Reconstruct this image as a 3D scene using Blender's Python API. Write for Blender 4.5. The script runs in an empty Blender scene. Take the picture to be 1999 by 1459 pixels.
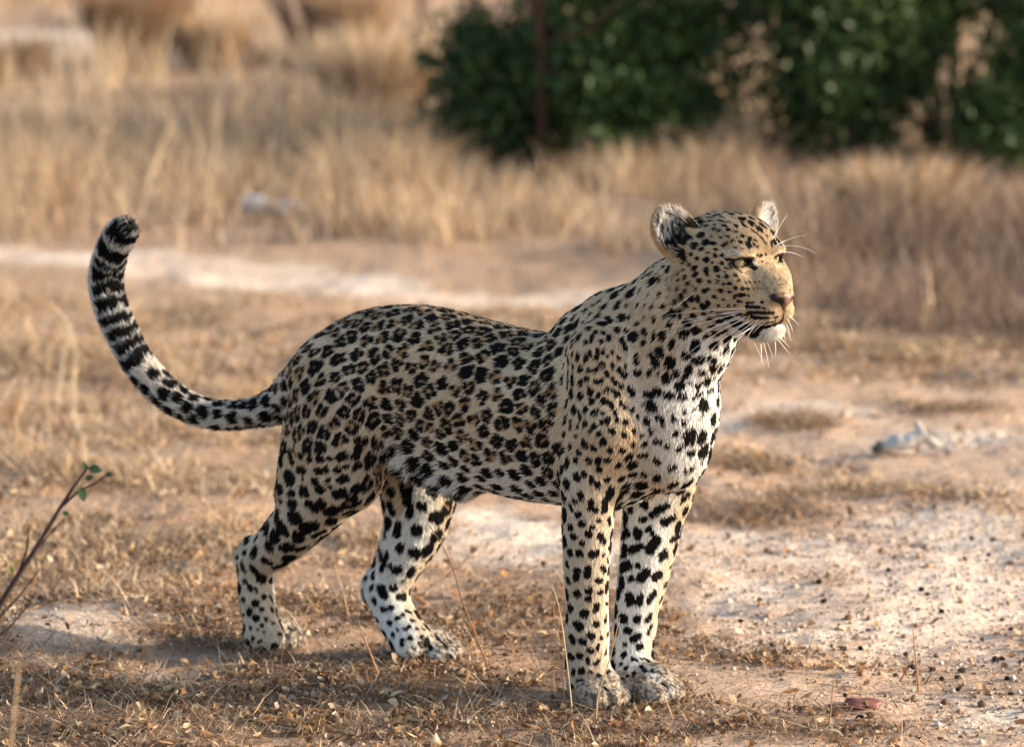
import bpy, math, random, time
import numpy as np
from mathutils import Vector, kdtree
from mathutils.bvhtree import BVHTree

T0 = time.time()
rng = np.random.default_rng(7)
random.seed(7)
R = math.radians
scene = bpy.context.scene
COL = scene.collection

# ------------------------------------------------------------------ camera
FPX = 8400.0                      # focal length in photograph pixels (1999 wide)
PITCH = R(9.0)
CAM = np.array([0.0, 0.0, 1.6])
FWD = np.array([0.0, math.cos(PITCH), -math.sin(PITCH)])
CUP = np.array([0.0, math.sin(PITCH), math.cos(PITCH)])
cam_data = bpy.data.cameras.new('camera')
cam = bpy.data.objects.new('camera', cam_data)
COL.objects.link(cam)
cam.location = CAM
cam.rotation_euler = (math.pi / 2 - PITCH, 0, 0)
cam_data.sensor_width = 36.0
cam_data.lens = 36.0 * FPX / 1999.0
cam_data.clip_start = 0.1
cam_data.clip_end = 3000.0
cam_data.dof.use_dof = True
cam_data.dof.focus_distance = 6.69
cam_data.dof.aperture_fstop = 4.0
scene.camera = cam

# ------------------------------------------------------------------ sky, sun, exposure
SUN_EL, SUN_AZ = R(16.5), R(93.0)            # azimuth clockwise from +Y: low sun on the right
world = bpy.data.worlds.new('World')
scene.world = world
world.use_nodes = True
wn = world.node_tree
sky = wn.nodes.new('ShaderNodeTexSky')
sky.sky_type = 'NISHITA'
sky.sun_disc = False
sky.sun_elevation = SUN_EL
sky.sun_rotation = SUN_AZ
sky.dust_density = 2.0
bg = wn.nodes['Background']
wn.links.new(sky.outputs[0], bg.inputs[0])
bg.inputs[1].default_value = 0.15
sun_data = bpy.data.lights.new('sun', 'SUN')
sun_data.energy = 3.7
sun_data.angle = R(1.5)
sun_data.color = (1.0, 0.855, 0.68)
sun = bpy.data.objects.new('sun', sun_data)
COL.objects.link(sun)
sdir = Vector((math.sin(SUN_AZ) * math.cos(SUN_EL), math.cos(SUN_AZ) * math.cos(SUN_EL), math.sin(SUN_EL)))
sun.rotation_euler = sdir.to_track_quat('Z', 'Y').to_euler()
scene.view_settings.view_transform = 'Standard'
scene.view_settings.look = 'None'
scene.view_settings.exposure = 1.24
scene.view_settings.gamma = 1.0
scene.view_settings.use_curve_mapping = False
scene.render.engine = 'CYCLES'
cy = scene.cycles
cy.use_denoising = True
cy.denoiser = 'OPENIMAGEDENOISE'
cy.denoising_input_passes = 'RGB_ALBEDO_NORMAL'
cy.denoising_prefilter = 'ACCURATE'
cy.max_bounces = 6
cy.diffuse_bounces = 3
cy.glossy_bounces = 2
cy.transmission_bounces = 4
cy.transparent_max_bounces = 8
cy.caustics_reflective = False
cy.caustics_refractive = False
scene.cycles_curves.shape = 'RIBBONS'
scene.cycles_curves.subdivisions = 2

# ------------------------------------------------------------------ helpers
def ray(px, py):
    d = np.array([(px - 999.5) / FPX, 0, 0]) + FWD - CUP * ((py - 729.5) / FPX)
    return d                                    # depth along the view axis is 1

def ground_at(px, py, z=0.0):
    """point of the ground seen at a photograph pixel"""
    d = ray(px, py)
    return CAM + d * ((z - CAM[2]) / d[2])

def at_depth(px, py, Y):
    d = ray(px, py)
    return CAM + d * (Y / d[1])

def mpp(p):
    """metres per photograph pixel at point p"""
    return float(np.dot(np.asarray(p) - CAM, FWD)) / FPX

def nrm(v):
    v = np.asarray(v, float)
    return v / np.linalg.norm(v)

def nrows(a):
    return a / np.maximum(np.linalg.norm(a, axis=1, keepdims=True), 1e-9)

def hash3(ix, iy, iz):
    h = (ix.astype(np.int64) * 374761393 + iy.astype(np.int64) * 668265263 + iz.astype(np.int64) * 2147483647) & 0xffffffff
    h = ((h ^ (h >> 13)) * 1274126177) & 0xffffffff
    h = h ^ (h >> 16)
    return (h & 0xffff) / 65535.0

def vnoise(P, scale):
    """value noise 0..1 at points P (n,3)"""
    q = P * scale
    i = np.floor(q).astype(np.int64)
    f = q - i
    f = f * f * (3 - 2 * f)
    r = 0
    for dx in (0, 1):
        for dy in (0, 1):
            for dz in (0, 1):
                w = (f[:, 0] if dx else 1 - f[:, 0]) * (f[:, 1] if dy else 1 - f[:, 1]) * (f[:, 2] if dz else 1 - f[:, 2])
                r = r + w * hash3(i[:, 0] + dx, i[:, 1] + dy, i[:, 2] + dz)
    return r

def fbm(P, scale, octs=3):
    r, a, t = 0, 1.0, 0
    for k in range(octs):
        r = r + a * vnoise(P + 17.3 * k, scale * 2 ** k)
        t += a
        a *= 0.5
    return r / t

def sstep(a, b, x):
    t = np.clip((x - a) / (b - a), 0, 1)
    return t * t * (3 - 2 * t)

def tag(o, label=None, cat=None, group=None, kind=None):
    if label: o['label'] = label
    if cat: o['category'] = cat
    if group: o['group'] = group
    if kind: o['kind'] = kind
    return o

def mesh_np(name, V, faces, smooth=True):
    """mesh from numpy: V (n,3); faces = list of (k-column int arrays), mixed sizes allowed"""
    me = bpy.data.meshes.new(name)
    me.vertices.add(len(V))
    me.vertices.foreach_set('co', np.ascontiguousarray(V, np.float32).ravel())
    loops = np.concatenate([np.asarray(f, np.int32).ravel() for f in faces])
    tot = np.concatenate([np.full(len(f), f.shape[1], np.int32) for f in faces])
    start = np.concatenate([[0], np.cumsum(tot)[:-1]]).astype(np.int32)
    me.loops.add(len(loops))
    me.loops.foreach_set('vertex_index', loops)
    me.polygons.add(len(tot))
    me.polygons.foreach_set('loop_start', start)
    me.polygons.foreach_set('loop_total', tot)
    if smooth:
        me.polygons.foreach_set('use_smooth', np.ones(len(tot), bool))
    me.update(calc_edges=True)
    return me

def vcol(me, name, C):
    a = me.attributes.new(name, 'FLOAT_COLOR', 'POINT')
    c = np.ones((len(C), 4), np.float32)
    c[:, :3] = C
    a.data.foreach_set('color', c.ravel())

def obj(name, me, m=None, parent=None):
    o = bpy.data.objects.new(name, me)
    COL.objects.link(o)
    if m is not None:
        me.materials.append(m)
    if parent is not None:
        o.parent = parent
    return o

def empty(name, loc=(0, 0, 0)):
    o = bpy.data.objects.new(name, None)
    COL.objects.link(o)
    o.location = loc
    return o

def mat(name, rough=0.8, attr=None, color=(0.5, 0.5, 0.5), spec=0.2):
    m = bpy.data.materials.new(name)
    m.use_nodes = True
    nt = m.node_tree
    b = nt.nodes['Principled BSDF']
    b.inputs['Roughness'].default_value = rough
    b.inputs['Specular IOR Level'].default_value = spec
    b.inputs['Base Color'].default_value = (*color, 1)
    if attr:
        a = nt.nodes.new('ShaderNodeAttribute')
        a.attribute_name = attr
        nt.links.new(a.outputs['Color'], b.inputs['Base Color'])
    return m, nt, b
# ================================================================== ground
def proj(P):
    """photograph pixel of world points (n,3)"""
    q = P - CAM
    z = q @ FWD
    return 999.5 + FPX * q[:, 0] / z, 729.5 - FPX * (q @ CUP) / z

PAWS = np.array([ground_at(1160, 1378), ground_at(1262, 1372), ground_at(530, 1264), ground_at(838, 1286)])[:, :2]
def gz(x, y):
    P = np.stack([x, y, np.zeros_like(x)], 1)
    hh = .050 * (fbm(P, .8, 2) - .5) * sstep(7.6, 10, y) + .030 * (vnoise(P, 3.1) - .5) + .014 * (vnoise(P + 4, 9) - .5) + .006 * (vnoise(P + 8, 31) - .5)
    # low hummock of sand at the left
    hh = hh + .035 * np.exp(-(((x + .80) / .16) ** 2 + ((y - 7.18) / .16) ** 2))
    d = np.min([np.hypot(x - a, y - b) for a, b in PAWS], axis=0)
    return hh * sstep(.05, .30, d) + .003

# patches of bare sand and of darker litter, as ellipses on the ground (given where the photograph shows them)
def patch(lst):
    out = []
    for px, py, rx, ry, w in lst:
        c = ground_at(px, py); ex = ground_at(px + rx, py); ey = ground_at(px, py - ry)
        out.append((c[0], c[1], ex[0] - c[0], ey[1] - c[1], w))
    return out
SAND = patch([(-60, 506, 200, 18, 1), (150, 515, 200, 18, 1), (330, 528, 180, 22, 1), (520, 545, 180, 26, 1), (700, 568, 170, 24, 1), (880, 585, 180, 22, .9), (1080, 592, 200, 22, .8),
              (60, 218, 150, 13, 1), (100, 75, 170, 34, 1), (190, 20, 150, 20, .6),
              (1500, 1085, 330, 48, 1), (1850, 1060, 260, 60, 1), (1000, 1060, 170, 55, .9), (1240, 1090, 160, 70, .8), (1950, 965, 90, 24, 1), (1600, 805, 160, 16, .9),
              (1880, 860, 170, 24, .7), (1400, 830, 110, 22, .6), (1750, 1200, 360, 110, .85), (1950, 1400, 160, 60, .6), (140, 1235, 170, 48, .9), (320, 1318, 110, 20, .8), (90, 1310, 120, 30, .5),
              (560, 405, 70, 16, .9), (930, 1010, 120, 40, .6), (640, 660, 150, 14, .4), (560, 1230, 60, 20, .2)])
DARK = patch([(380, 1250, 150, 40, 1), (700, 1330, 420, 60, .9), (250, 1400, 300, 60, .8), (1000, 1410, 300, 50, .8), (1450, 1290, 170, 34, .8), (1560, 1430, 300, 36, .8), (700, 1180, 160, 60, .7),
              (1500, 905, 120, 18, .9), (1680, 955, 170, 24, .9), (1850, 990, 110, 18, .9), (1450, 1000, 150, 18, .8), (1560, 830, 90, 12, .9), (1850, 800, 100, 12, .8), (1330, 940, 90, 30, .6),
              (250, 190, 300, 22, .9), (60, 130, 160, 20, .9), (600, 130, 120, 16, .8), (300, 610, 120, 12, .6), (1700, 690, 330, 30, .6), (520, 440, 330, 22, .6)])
def field(lst, x, y):
    r = np.zeros_like(x)
    for cx, cy_, rx, ry, w in lst:
        q = ((x - cx) / rx) ** 2 + ((y - cy_) / ry) ** 2
        r = np.maximum(r, w * np.exp(-q * 0.9))
    return r

def axis_lines(d0, d1, step, lo, hi, g):
    a = list(np.arange(d0, d1, step)); s = step; x = a[-1]
    while x < hi:
        s *= g; x += s; a.append(x)
    s = step; x = d0; b = []
    while x > lo:
        s *= g; x -= s; b.append(x)
    return np.array(b[::-1] + a)
gx_ = axis_lines(-1.15, 1.15, .011, -260, 260, 1.07)
gy_ = axis_lines(6.25, 8.4, .011, -80, 420, 1.018)
GX, GY = np.meshgrid(gx_, gy_, indexing='ij')
gx, gy = GX.ravel(), GY.ravel()
gh = gz(gx, gy)
nx, ny = len(gx_), len(gy_)
ii = (np.arange(nx - 1)[:, None] * ny + np.arange(ny - 1)[None, :]).ravel()
GQ = np.stack([ii, ii + ny, ii + ny + 1, ii + 1], 1)
GP = np.stack([gx, gy, gh], 1)
sandm = field(SAND, gx, gy); darkm = field(DARK, gx, gy)
nz = fbm(GP, 5, 3); nz2 = fbm(GP, 1.3, 2)
nz3 = fbm(GP, 14, 3)
sm = sstep(.28, .72, sandm + .75 * (nz - .5) + .35 * (nz2 - .5) + .55 * (nz3 - .5))
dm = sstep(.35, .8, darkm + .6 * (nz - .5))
right = sstep(-.3, .6, gx) * sstep(10.5, 9.5, gy)
C_SOIL = np.array([.40, .275, .180]); C_PINK = np.array([.61, .46, .345]); C_SAND = np.array([.76, .665, .565]); C_DARK = np.array([.120, .074, .046]); C_SHADE = np.array([.40, .35, .30])
gc = C_SOIL + (C_PINK - C_SOIL) * np.clip(.35 + .55 * right + .8 * (nz - .5), 0, 1)[:, None]
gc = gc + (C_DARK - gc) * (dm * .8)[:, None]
sandc = C_SAND + (C_PINK - C_SAND) * (sstep(.45, .75, vnoise(GP, 7)) * .55)[:, None]
# sand at the left foreground is greyed: the leopard's shadow put into its colour
left_shade = sstep(0, -.4, gx) * sstep(8.2, 7.6, gy)
sandc = sandc + (C_SHADE - sandc) * (left_shade * .75)[:, None]
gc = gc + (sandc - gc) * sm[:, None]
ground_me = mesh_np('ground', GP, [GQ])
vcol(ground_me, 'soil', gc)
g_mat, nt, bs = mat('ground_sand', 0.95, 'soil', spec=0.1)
at = [n for n in nt.nodes if n.type == 'ATTRIBUTE'][0]
tc = nt.nodes.new('ShaderNodeTexCoord')
def noise_node(scale, detail, rough=.6):
    n = nt.nodes.new('ShaderNodeTexNoise'); n.inputs['Scale'].default_value = scale
    n.inputs['Detail'].default_value = detail; n.inputs['Roughness'].default_value = rough
    nt.links.new(tc.outputs['Object'], n.inputs['Vector'])
    return n
def ramp_node(src, p0, p1, c0, c1):
    r = nt.nodes.new('ShaderNodeValToRGB')
    r.color_ramp.elements[0].position = p0; r.color_ramp.elements[1].position = p1
    r.color_ramp.elements[0].color = (*c0, 1); r.color_ramp.elements[1].color = (*c1, 1)
    nt.links.new(src, r.inputs[0])
    return r
n1 = noise_node(150, 5, .7); n2 = noise_node(48, 4)
r1 = ramp_node(n1.outputs['Fac'], .34, .60, (.62, .52, .44), (1.12, 1.10, 1.08))
r2 = ramp_node(n2.outputs['Fac'], .35, .65, (.78, .74, .70), (1.10, 1.08, 1.06))
m1 = nt.nodes.new('ShaderNodeMix'); m1.data_type = 'RGBA'; m1.blend_type = 'MULTIPLY'; m1.inputs['Factor'].default_value = 1
m2 = nt.nodes.new('ShaderNodeMix'); m2.data_type = 'RGBA'; m2.blend_type = 'MULTIPLY'; m2.inputs['Factor'].default_value = 1
nt.links.new(at.outputs['Color'], m1.inputs['A']); nt.links.new(r1.outputs[0], m1.inputs['B'])
nt.links.new(m1.outputs['Result'], m2.inputs['A']); nt.links.new(r2.outputs[0], m2.inputs['B'])
nt.links.new(m2.outputs['Result'], bs.inputs['Base Color'])
add = nt.nodes.new('ShaderNodeMath'); add.operation = 'MULTIPLY_ADD'; add.inputs[1].default_value = .5
nt.links.new(n1.outputs['Fac'], add.inputs[0]); nt.links.new(n2.outputs['Fac'], add.inputs[2])
bmp = nt.nodes.new('ShaderNodeBump'); bmp.inputs['Strength'].default_value = .9; bmp.inputs['Distance'].default_value = .009
nt.links.new(add.outputs[0], bmp.inputs['Height']); nt.links.new(bmp.outputs['Normal'], bs.inputs['Normal'])
ground = tag(obj('ground', ground_me, g_mat), kind='structure')
print('ground', len(GP), round(time.time() - T0, 1))
# ================================================================== dry grass, litter, bushes
STRAW = np.array([.50, .355, .215]); STRAWL = np.array([.68, .54, .38]); RUST = np.array([.37, .205, .095]); BROWN = np.array([.17, .098, .052]); GREYB = np.array([.30, .24, .185])
def palette(n, w):
    cols = np.array([STRAW, STRAWL, RUST, BROWN, GREYB])
    k = rng.choice(5, n, p=np.array(w) / sum(w))
    c = cols[k] * rng.uniform(.75, 1.2, (n, 1))
    return c + (cols[(k + 1) % 5] - c) * rng.uniform(0, .25, (n, 1))

def blades(name, x, y, hgt, wid, lean, col, seg=3, z=None, droop=.35, az=None):
    n = len(x)
    z = gz(x, y) - .004 if z is None else z
    a = rng.uniform(0, 2 * math.pi, n) if az is None else az
    ld = np.stack([np.cos(a), np.sin(a), np.zeros(n)], 1)
    b = rng.uniform(0, math.pi, n)
    wd = np.stack([np.cos(b), np.sin(b), np.zeros(n)], 1)
    V = np.empty((n, 2 * seg + 1, 3)); base = np.stack([x, y, z], 1)
    for k in range(seg + 1):
        t = k / seg
        c = base + ld * (hgt * lean * (t + droop * t * t))[:, None] + np.array([0, 0, 1.0]) * (hgt * (t - .30 * lean * t * t))[:, None]
        if k < seg:
            w = (wid * (1 - .75 * t) * .5)[:, None]
            V[:, 2 * k] = c - wd * w; V[:, 2 * k + 1] = c + wd * w
        else:
            V[:, 2 * seg] = c
    o = np.arange(n)[:, None] * (2 * seg + 1)
    fs = [o + np.array([2 * k, 2 * k + 1, 2 * k + 3, 2 * k + 2]) for k in range(seg - 1)]
    tr = o + np.array([2 * seg - 2, 2 * seg - 1, 2 * seg])
    me = mesh_np(name, V.reshape(-1, 3), ([np.concatenate(fs)] if fs else []) + [tr], smooth=False)
    vcol(me, 'straw', np.repeat(col, 2 * seg + 1, axis=0))
    return me

grass_mat, nt, bs = mat('dry_grass', 0.7, 'straw', spec=0.15)
# thin blades let some light through
tl = nt.nodes.new('ShaderNodeBsdfTranslucent'); mx = nt.nodes.new('ShaderNodeMixShader'); mx.inputs[0].default_value = .3
an = [n for n in nt.nodes if n.type == 'ATTRIBUTE'][0]; out = nt.nodes['Material Output']
nt.links.new(an.outputs['Color'], tl.inputs['Color']); nt.links.new(bs.outputs[0], mx.inputs[1]); nt.links.new(tl.outputs[0], mx.inputs[2]); nt.links.new(mx.outputs[0], out.inputs['Surface'])

def scatter(n, x0, x1, y0, y1, dens):
    """n points kept where dens(x, y, px, py) in 0..1 allows; x range widens with distance"""
    X, Y = [], []
    got = 0
    while got < n:
        y = rng.uniform(y0, y1, n); x = rng.uniform(-1, 1, n) * (x1 - x0) / 2 * (y / y1) + (x0 + x1) / 2 * (y / y1)
        px, py = proj(np.stack([x, y, np.zeros(n)], 1))
        k = rng.random(n) < dens(x, y, px, py) * (y / y1) ** 1.0
        X.append(x[k]); Y.append(y[k]); got += k.sum()
        if k.mean() < .003:
            break
    return np.concatenate(X)[:n], np.concatenate(Y)[:n]
def clump(x, y, s):
    return fbm(np.stack([x, y, np.zeros_like(x)], 1), s, 2)
def nosand(x, y, k=1.0):
    return np.clip(1 - k * sstep(.25, .7, field(SAND, x, y) + .5 * (clump(x, y, 5) - .5)), 0, 1)

# --- tall grass: left and centre behind the track, thick at the right
def d_tall(x, y, px, py):
    leftm = sstep(500, 440, py) * sstep(1250, 900, px) * sstep(190 - 110 * sstep(350, 700, px), 280 - 130 * sstep(350, 700, px), py)
    ctr = sstep(520, 470, py) * sstep(700, 900, px)
    rightm = sstep(1330, 1560, px) * sstep(735, 600, py)
    d = np.maximum(np.maximum(leftm, ctr), rightm) * (.12 + .88 * sstep(.34, .62, clump(x, y, 2.6)))
    d = d * (1 - .93 * np.exp(-((px - 505) / 120) ** 2 - ((py - 445) / 34) ** 2))
    return d * nosand(x, y, .92) * sstep(16.5, 15.5, y + .6 * (x > 0))
x, y = scatter(52000, -4.6, 4.8, 10.0, 17.5, d_tall)
px, py = proj(np.stack([x, y, np.zeros(len(x))], 1))
hg = (.13 + .26 * clump(x, y, 2.0)) * rng.uniform(.45, 1.25, len(x)) * (1 - .45 * sstep(780, 950, px) * sstep(1560, 1400, px)) * (1 - .62 * sstep(500, 680, py))
hg *= 1 + .35 * (rng.random(len(x)) < .04)
hg *= 1 - .30 * np.exp(-((px - 560) / 260) ** 2) * sstep(380, 470, py)
col = palette(len(x), [5, 3, 1.2, 1.5, 1.6])
r_ = sstep(1200, 1600, px)[:, None]
col = col * (1 - .68 * r_) + np.array([.185, .120, .092]) * .68 * r_
col = col * (.62 + .76 * clump(x, y, 5))[:, None]
wd_ = rng.uniform(.003, .0075, len(x))
st = rng.random(len(x)) < .018
hg *= 1 - .52 * sstep(1400, 1560, px) * sstep(560, 430, py)
hg[st] *= 1.3; wd_[st] *= 1.25; col[st] = STRAWL * rng.uniform(.8, 1.15, (st.sum(), 1))
tall = tag(obj('tall_dry_grass', blades('tall_dry_grass', x, y, hg, wd_, rng.uniform(.05, .8, len(x)), col, 3), grass_mat), kind='stuff')

# --- far grass beyond, up to the top of the frame
def d_far(x, y, px, py):
    return sstep(.36, .6, clump(x, y, 1.1)) * nosand(x, y, .97)
x, y = scatter(26000, -8, 8, 16.0, 32.0, d_far)
px, py = proj(np.stack([x, y, np.zeros(len(x))], 1))
hg = (.14 + .30 * clump(x, y, .8)) * rng.uniform(.5, 1.2, len(x))
col = palette(len(x), [4, 4, 1.5, 1.2, 1.4])
far = tag(obj('far_dry_grass', blades('far_dry_grass', x, y, hg, rng.uniform(.006, .012, len(x)), rng.uniform(.05, .6, len(x)), col, 2), grass_mat), kind='stuff')

# --- short tussocky grass behind the leopard, mostly to its left
def d_short(x, y, px, py):
    l = sstep(1000, 700, px) * sstep(560, 640, py) * sstep(1260, 1060, py)
    c = sstep(640, 900, px) * sstep(1500, 1200, px) * sstep(570, 640, py) * sstep(980, 820, py) * .55
    r = field(DARK, x, y) * sstep(1250, 1350, px) * sstep(1040, 990, py)
    rt = sstep(1380, 1500, px) * sstep(800, 700, py) * sstep(560, 640, py) * .8
    d = np.maximum(np.maximum(l, c), np.maximum(r, rt))
    return d * (.06 + .94 * sstep(.40, .60, clump(x, y, 6))) * nosand(x, y, .9)
x, y = scatter(60000, -2.4, 2.2, 7.2, 11.6, d_short)
px, py = proj(np.stack([x, y, np.zeros(len(x))], 1))
lf = sstep(500, 0, px) * sstep(1000, 900, py)
hg = (.008 + .065 * clump(x, y, 7) ** 1.5) * rng.uniform(.4, 1.6, len(x)) * (1 + 1.6 * lf * (rng.random(len(x)) < .25))
hg *= 1 - .45 * sstep(1250, 1400, px)
col = palette(len(x), [5.5, 5, 2.6, 1.5, 1.0]) * 1.12
short = tag(obj('short_dry_grass', blades('short_dry_grass', x, y, hg, rng.uniform(.0018, .0046, len(x)), rng.uniform(.2, 1.7, len(x)), col, 2), grass_mat), kind='stuff')

# --- brown flattened mats on the bare sand at the right
def d_mat(x, y, px, py):
    return field(DARK, x, y) ** 1.5 * (px > 1290) * (py < 1040) * sstep(.40, .58, clump(x, y, 8))
x, y = scatter(12000, -.2, 2.4, 8.0, 10.6, d_mat)
matg = tag(obj('matted_grass', blades('matted_grass', x, y, rng.uniform(.010, .038, len(x)), rng.uniform(.0020, .0042, len(x)), rng.uniform(.4, 2.2, len(x)), palette(len(x), [3, 1.6, 3.2, 3.6, 1.5]), 2), grass_mat), kind='stuff')

# --- stubble and trampled stems in the foreground
def d_near(x, y, px, py):
    d = sstep(1080, 1220, py) * sstep(1420, 1240, px) * (.55 + .45 * sstep(1250, 1380, py))
    d = np.maximum(d, field(DARK, x, y) * sstep(1140, 1200, py))
    d = np.maximum(d, .10 * sstep(980, 1080, py))
    return d * (.25 + .75 * sstep(.36, .58, clump(x, y, 9))) * nosand(x, y, .85)
x, y = scatter(30000, -1.35, 1.3, 5.6, 8.3, d_near)
hg = rng.uniform(.006, .034, len(x)) * (.5 + 1.0 * clump(x, y, 11)) * (1 + 1.1 * (rng.random(len(x)) < .06))
col = palette(len(x), [3.2, 2.6, 2.4, 4.4, 2.2])
near = tag(obj('grass_stubble', blades('grass_stubble', x, y, hg, rng.uniform(.0012, .0030, len(x)), rng.uniform(.3, 2.6, len(x)), col, 2, z=gz(x, y) + rng.uniform(-.003, .004, len(x))), grass_mat), kind='stuff')

# --- crumbled leaf litter: small curled and folded scraps
def flakes(name, x, y, L_, pal):
    n = len(x)
    a = rng.uniform(0, 6.28, n); tl_ = rng.normal(0, .5, n); W_ = L_ * rng.uniform(.35, .9, n)
    u = np.stack([np.cos(a) * np.cos(tl_), np.sin(a) * np.cos(tl_), np.sin(tl_)], 1)
    w = nrows(np.stack([-np.sin(a), np.cos(a), rng.normal(0, .55, n)], 1))
    c = np.stack([x, y, gz(x, y) + .0015 + .5 * L_ * np.abs(np.sin(tl_)) + rng.uniform(0, .004, n)], 1)
    nn_ = np.cross(u, w); nn_ *= np.sign(nn_[:, 2:3] + 1e-9)
    fo = (L_ * rng.uniform(-.15, .45, n))[:, None]; cu = (L_ * rng.uniform(-.1, .4, n))[:, None]
    lv, wv = L_[:, None] * .5, W_[:, None] * .5
    k = lambda: rng.uniform(.6, 1.15, (n, 1))
    V = np.stack([c - u * lv * k() + nn_ * cu, c + u * lv * k() + nn_ * cu, c, c - w * wv * k() - u * lv * .3 + nn_ * fo, c - w * wv * k() + u * lv * .5 + nn_ * fo,
                  c + w * wv * k() - u * lv * .3 + nn_ * fo, c + w * wv * k() + u * lv * .5 + nn_ * fo], 1)
    o = np.arange(n)[:, None] * 7
    F_ = np.concatenate([o + np.array(t) for t in ((0, 2, 3), (3, 2, 4), (4, 2, 1), (0, 5, 2), (5, 6, 2), (6, 1, 2))])
    me = mesh_np(name, V.reshape(-1, 3), [F_], smooth=False)
    vcol(me, 'straw', np.repeat(pal, 7, axis=0))
    return tag(obj(name, me, grass_mat), kind='stuff')
x, y = scatter(900, -1.3, 1.3, 5.8, 8.6, lambda x, y, px, py: np.maximum(d_near(x, y, px, py), .3 * d_short(x, y, px, py)) + .03)
n = len(x)
tag(obj('dry_twigs', blades('dry_twigs', x, y, rng.uniform(.003, .009, n), rng.uniform(.0014, .0032, n), rng.uniform(4, 9, n), palette(n, [1, 1.2, 1.5, 5, 2]) * .8, 3, z=gz(x, y) + rng.uniform(.002, .008, n)), grass_mat), kind='stuff')
x, y = scatter(46000, -1.4, 1.3, 5.6, 8.4, lambda x, y, px, py: np.maximum(d_near(x, y, px, py), .35 * d_short(x, y, px, py)) * (.08 + .92 * sstep(.36, .56, clump(x + 3, y, 13))))
n = len(x)
flakes('leaf_litter', x, y, rng.uniform(.003, .010, n) * np.where(rng.random(n) < .22, 2.1, 1), palette(n, [2.2, 1.3, 3.0, 6.6, 2.0]))
x, y = scatter(16000, -2.2, 1.8, 7.8, 11.0, lambda x, y, px, py: d_short(x, y, px, py) + .05 * (px > 1200))
n = len(x)
flakes('far_leaf_litter', x, y, rng.uniform(.008, .022, n), palette(n, [3.5, 3.2, 3.0, 2.6, 1.5]))
# --- grains and crumbs of gravel on the bare sand
x, y = scatter(8500, -1.4, 1.6, 5.7, 9.6, lambda x, y, px, py: .2 + .8 * sstep(.2, .5, field(SAND, x, y)) * (px > 1150))
n = len(x); s_ = rng.uniform(.0012, .0042, n) * np.where(rng.random(n) < .05, 1.8, 1)
O6 = np.array([[1, 0, 0], [0, 1, 0], [-1, 0, 0], [0, -1, 0], [0, 0, .8], [0, 0, -.8]])
V = np.stack([x, y, gz(x, y) + s_ * .4], 1)[:, None] + O6[None] * s_[:, None, None] * rng.uniform(.6, 1.3, (n, 6, 1))
o = np.arange(n)[:, None] * 6
me = mesh_np('gravel', V.reshape(-1, 3), [np.concatenate([o + np.array(t) for t in ((0, 1, 4), (1, 2, 4), (2, 3, 4), (3, 0, 4), (1, 0, 5), (2, 1, 5), (3, 2, 5), (0, 3, 5))])], smooth=False)
cg = np.where((rng.random(n) < .13)[:, None], np.array([[.16, .11, .08]]), np.where((rng.random(n) < .5)[:, None], np.array([[.42, .27, .17]]), np.array([[.58, .50, .42]]))) * rng.uniform(.6, 1.2, (n, 1))
vcol(me, 'straw', np.repeat(cg, 6, axis=0))
gravel_mat, nt, bs = mat('gravel', .9, 'straw', spec=.1)
tag(obj('gravel', me, gravel_mat), kind='stuff')
print('grass', round(time.time() - T0, 1))

# --- bushes
bark_mat, nt, bs = mat('bark', .9, color=(.060, .042, .032), spec=.1)
bn = nt.nodes.new('ShaderNodeTexNoise'); bn.inputs['Scale'].default_value = 60
bp = nt.nodes.new('ShaderNodeBump'); bp.inputs['Strength'].default_value = .6; bp.inputs['Distance'].default_value = .004
nt.links.new(bn.outputs['Fac'], bp.inputs['Height']); nt.links.new(bp.outputs['Normal'], bs.inputs['Normal'])
leaf_mat, nt, bs = mat('green_leaf', .5, 'leaf', spec=.25)
tl = nt.nodes.new('ShaderNodeBsdfTranslucent'); mx = nt.nodes.new('ShaderNodeMixShader'); mx.inputs[0].default_value = .22
an = [n for n in nt.nodes if n.type == 'ATTRIBUTE'][0]; out = nt.nodes['Material Output']
nt.links.new(an.outputs['Color'], tl.inputs['Color']); nt.links.new(bs.outputs[0], mx.inputs[1]); nt.links.new(tl.outputs[0], mx.inputs[2]); nt.links.new(mx.outputs[0], out.inputs['Surface'])

def tube2(P, r, n=6):
    P = np.asarray(P, float); T = nrows(np.gradient(P, axis=0)); V = []
    for p, t, rr in zip(P, T, r):
        ref = np.array([0, 0, 1.0]) if abs(t[2]) < .9 else np.array([1.0, 0, 0])
        a = nrm(np.cross(t, ref)); b = np.cross(t, a)
        for k in range(n):
            V.append(p + rr * (math.cos(2 * math.pi * k / n) * a + math.sin(2 * math.pi * k / n) * b))
    Q = [[i * n + k, i * n + (k + 1) % n, (i + 1) * n + (k + 1) % n, (i + 1) * n + k] for i in range(len(P) - 1) for k in range(n)]
    return np.array(V), np.array(Q)
def join(parts):
    V, Q, o = [], [], 0
    for v, q in parts:
        V.append(v); Q.append(q + o); o += len(v)
    return np.concatenate(V), np.concatenate(Q)
def limb(a, b, r0, r1, wob=.06, seg=7):
    a = np.asarray(a, float); b = np.asarray(b, float); L_ = np.linalg.norm(b - a)
    P = a + (b - a) * np.linspace(0, 1, seg)[:, None]
    P[1:-1] += np.cumsum(rng.normal(0, wob * L_ / 3, (seg - 2, 3)), axis=0) * .6
    return tube2(P, np.linspace(r0, r1, seg))

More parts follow.
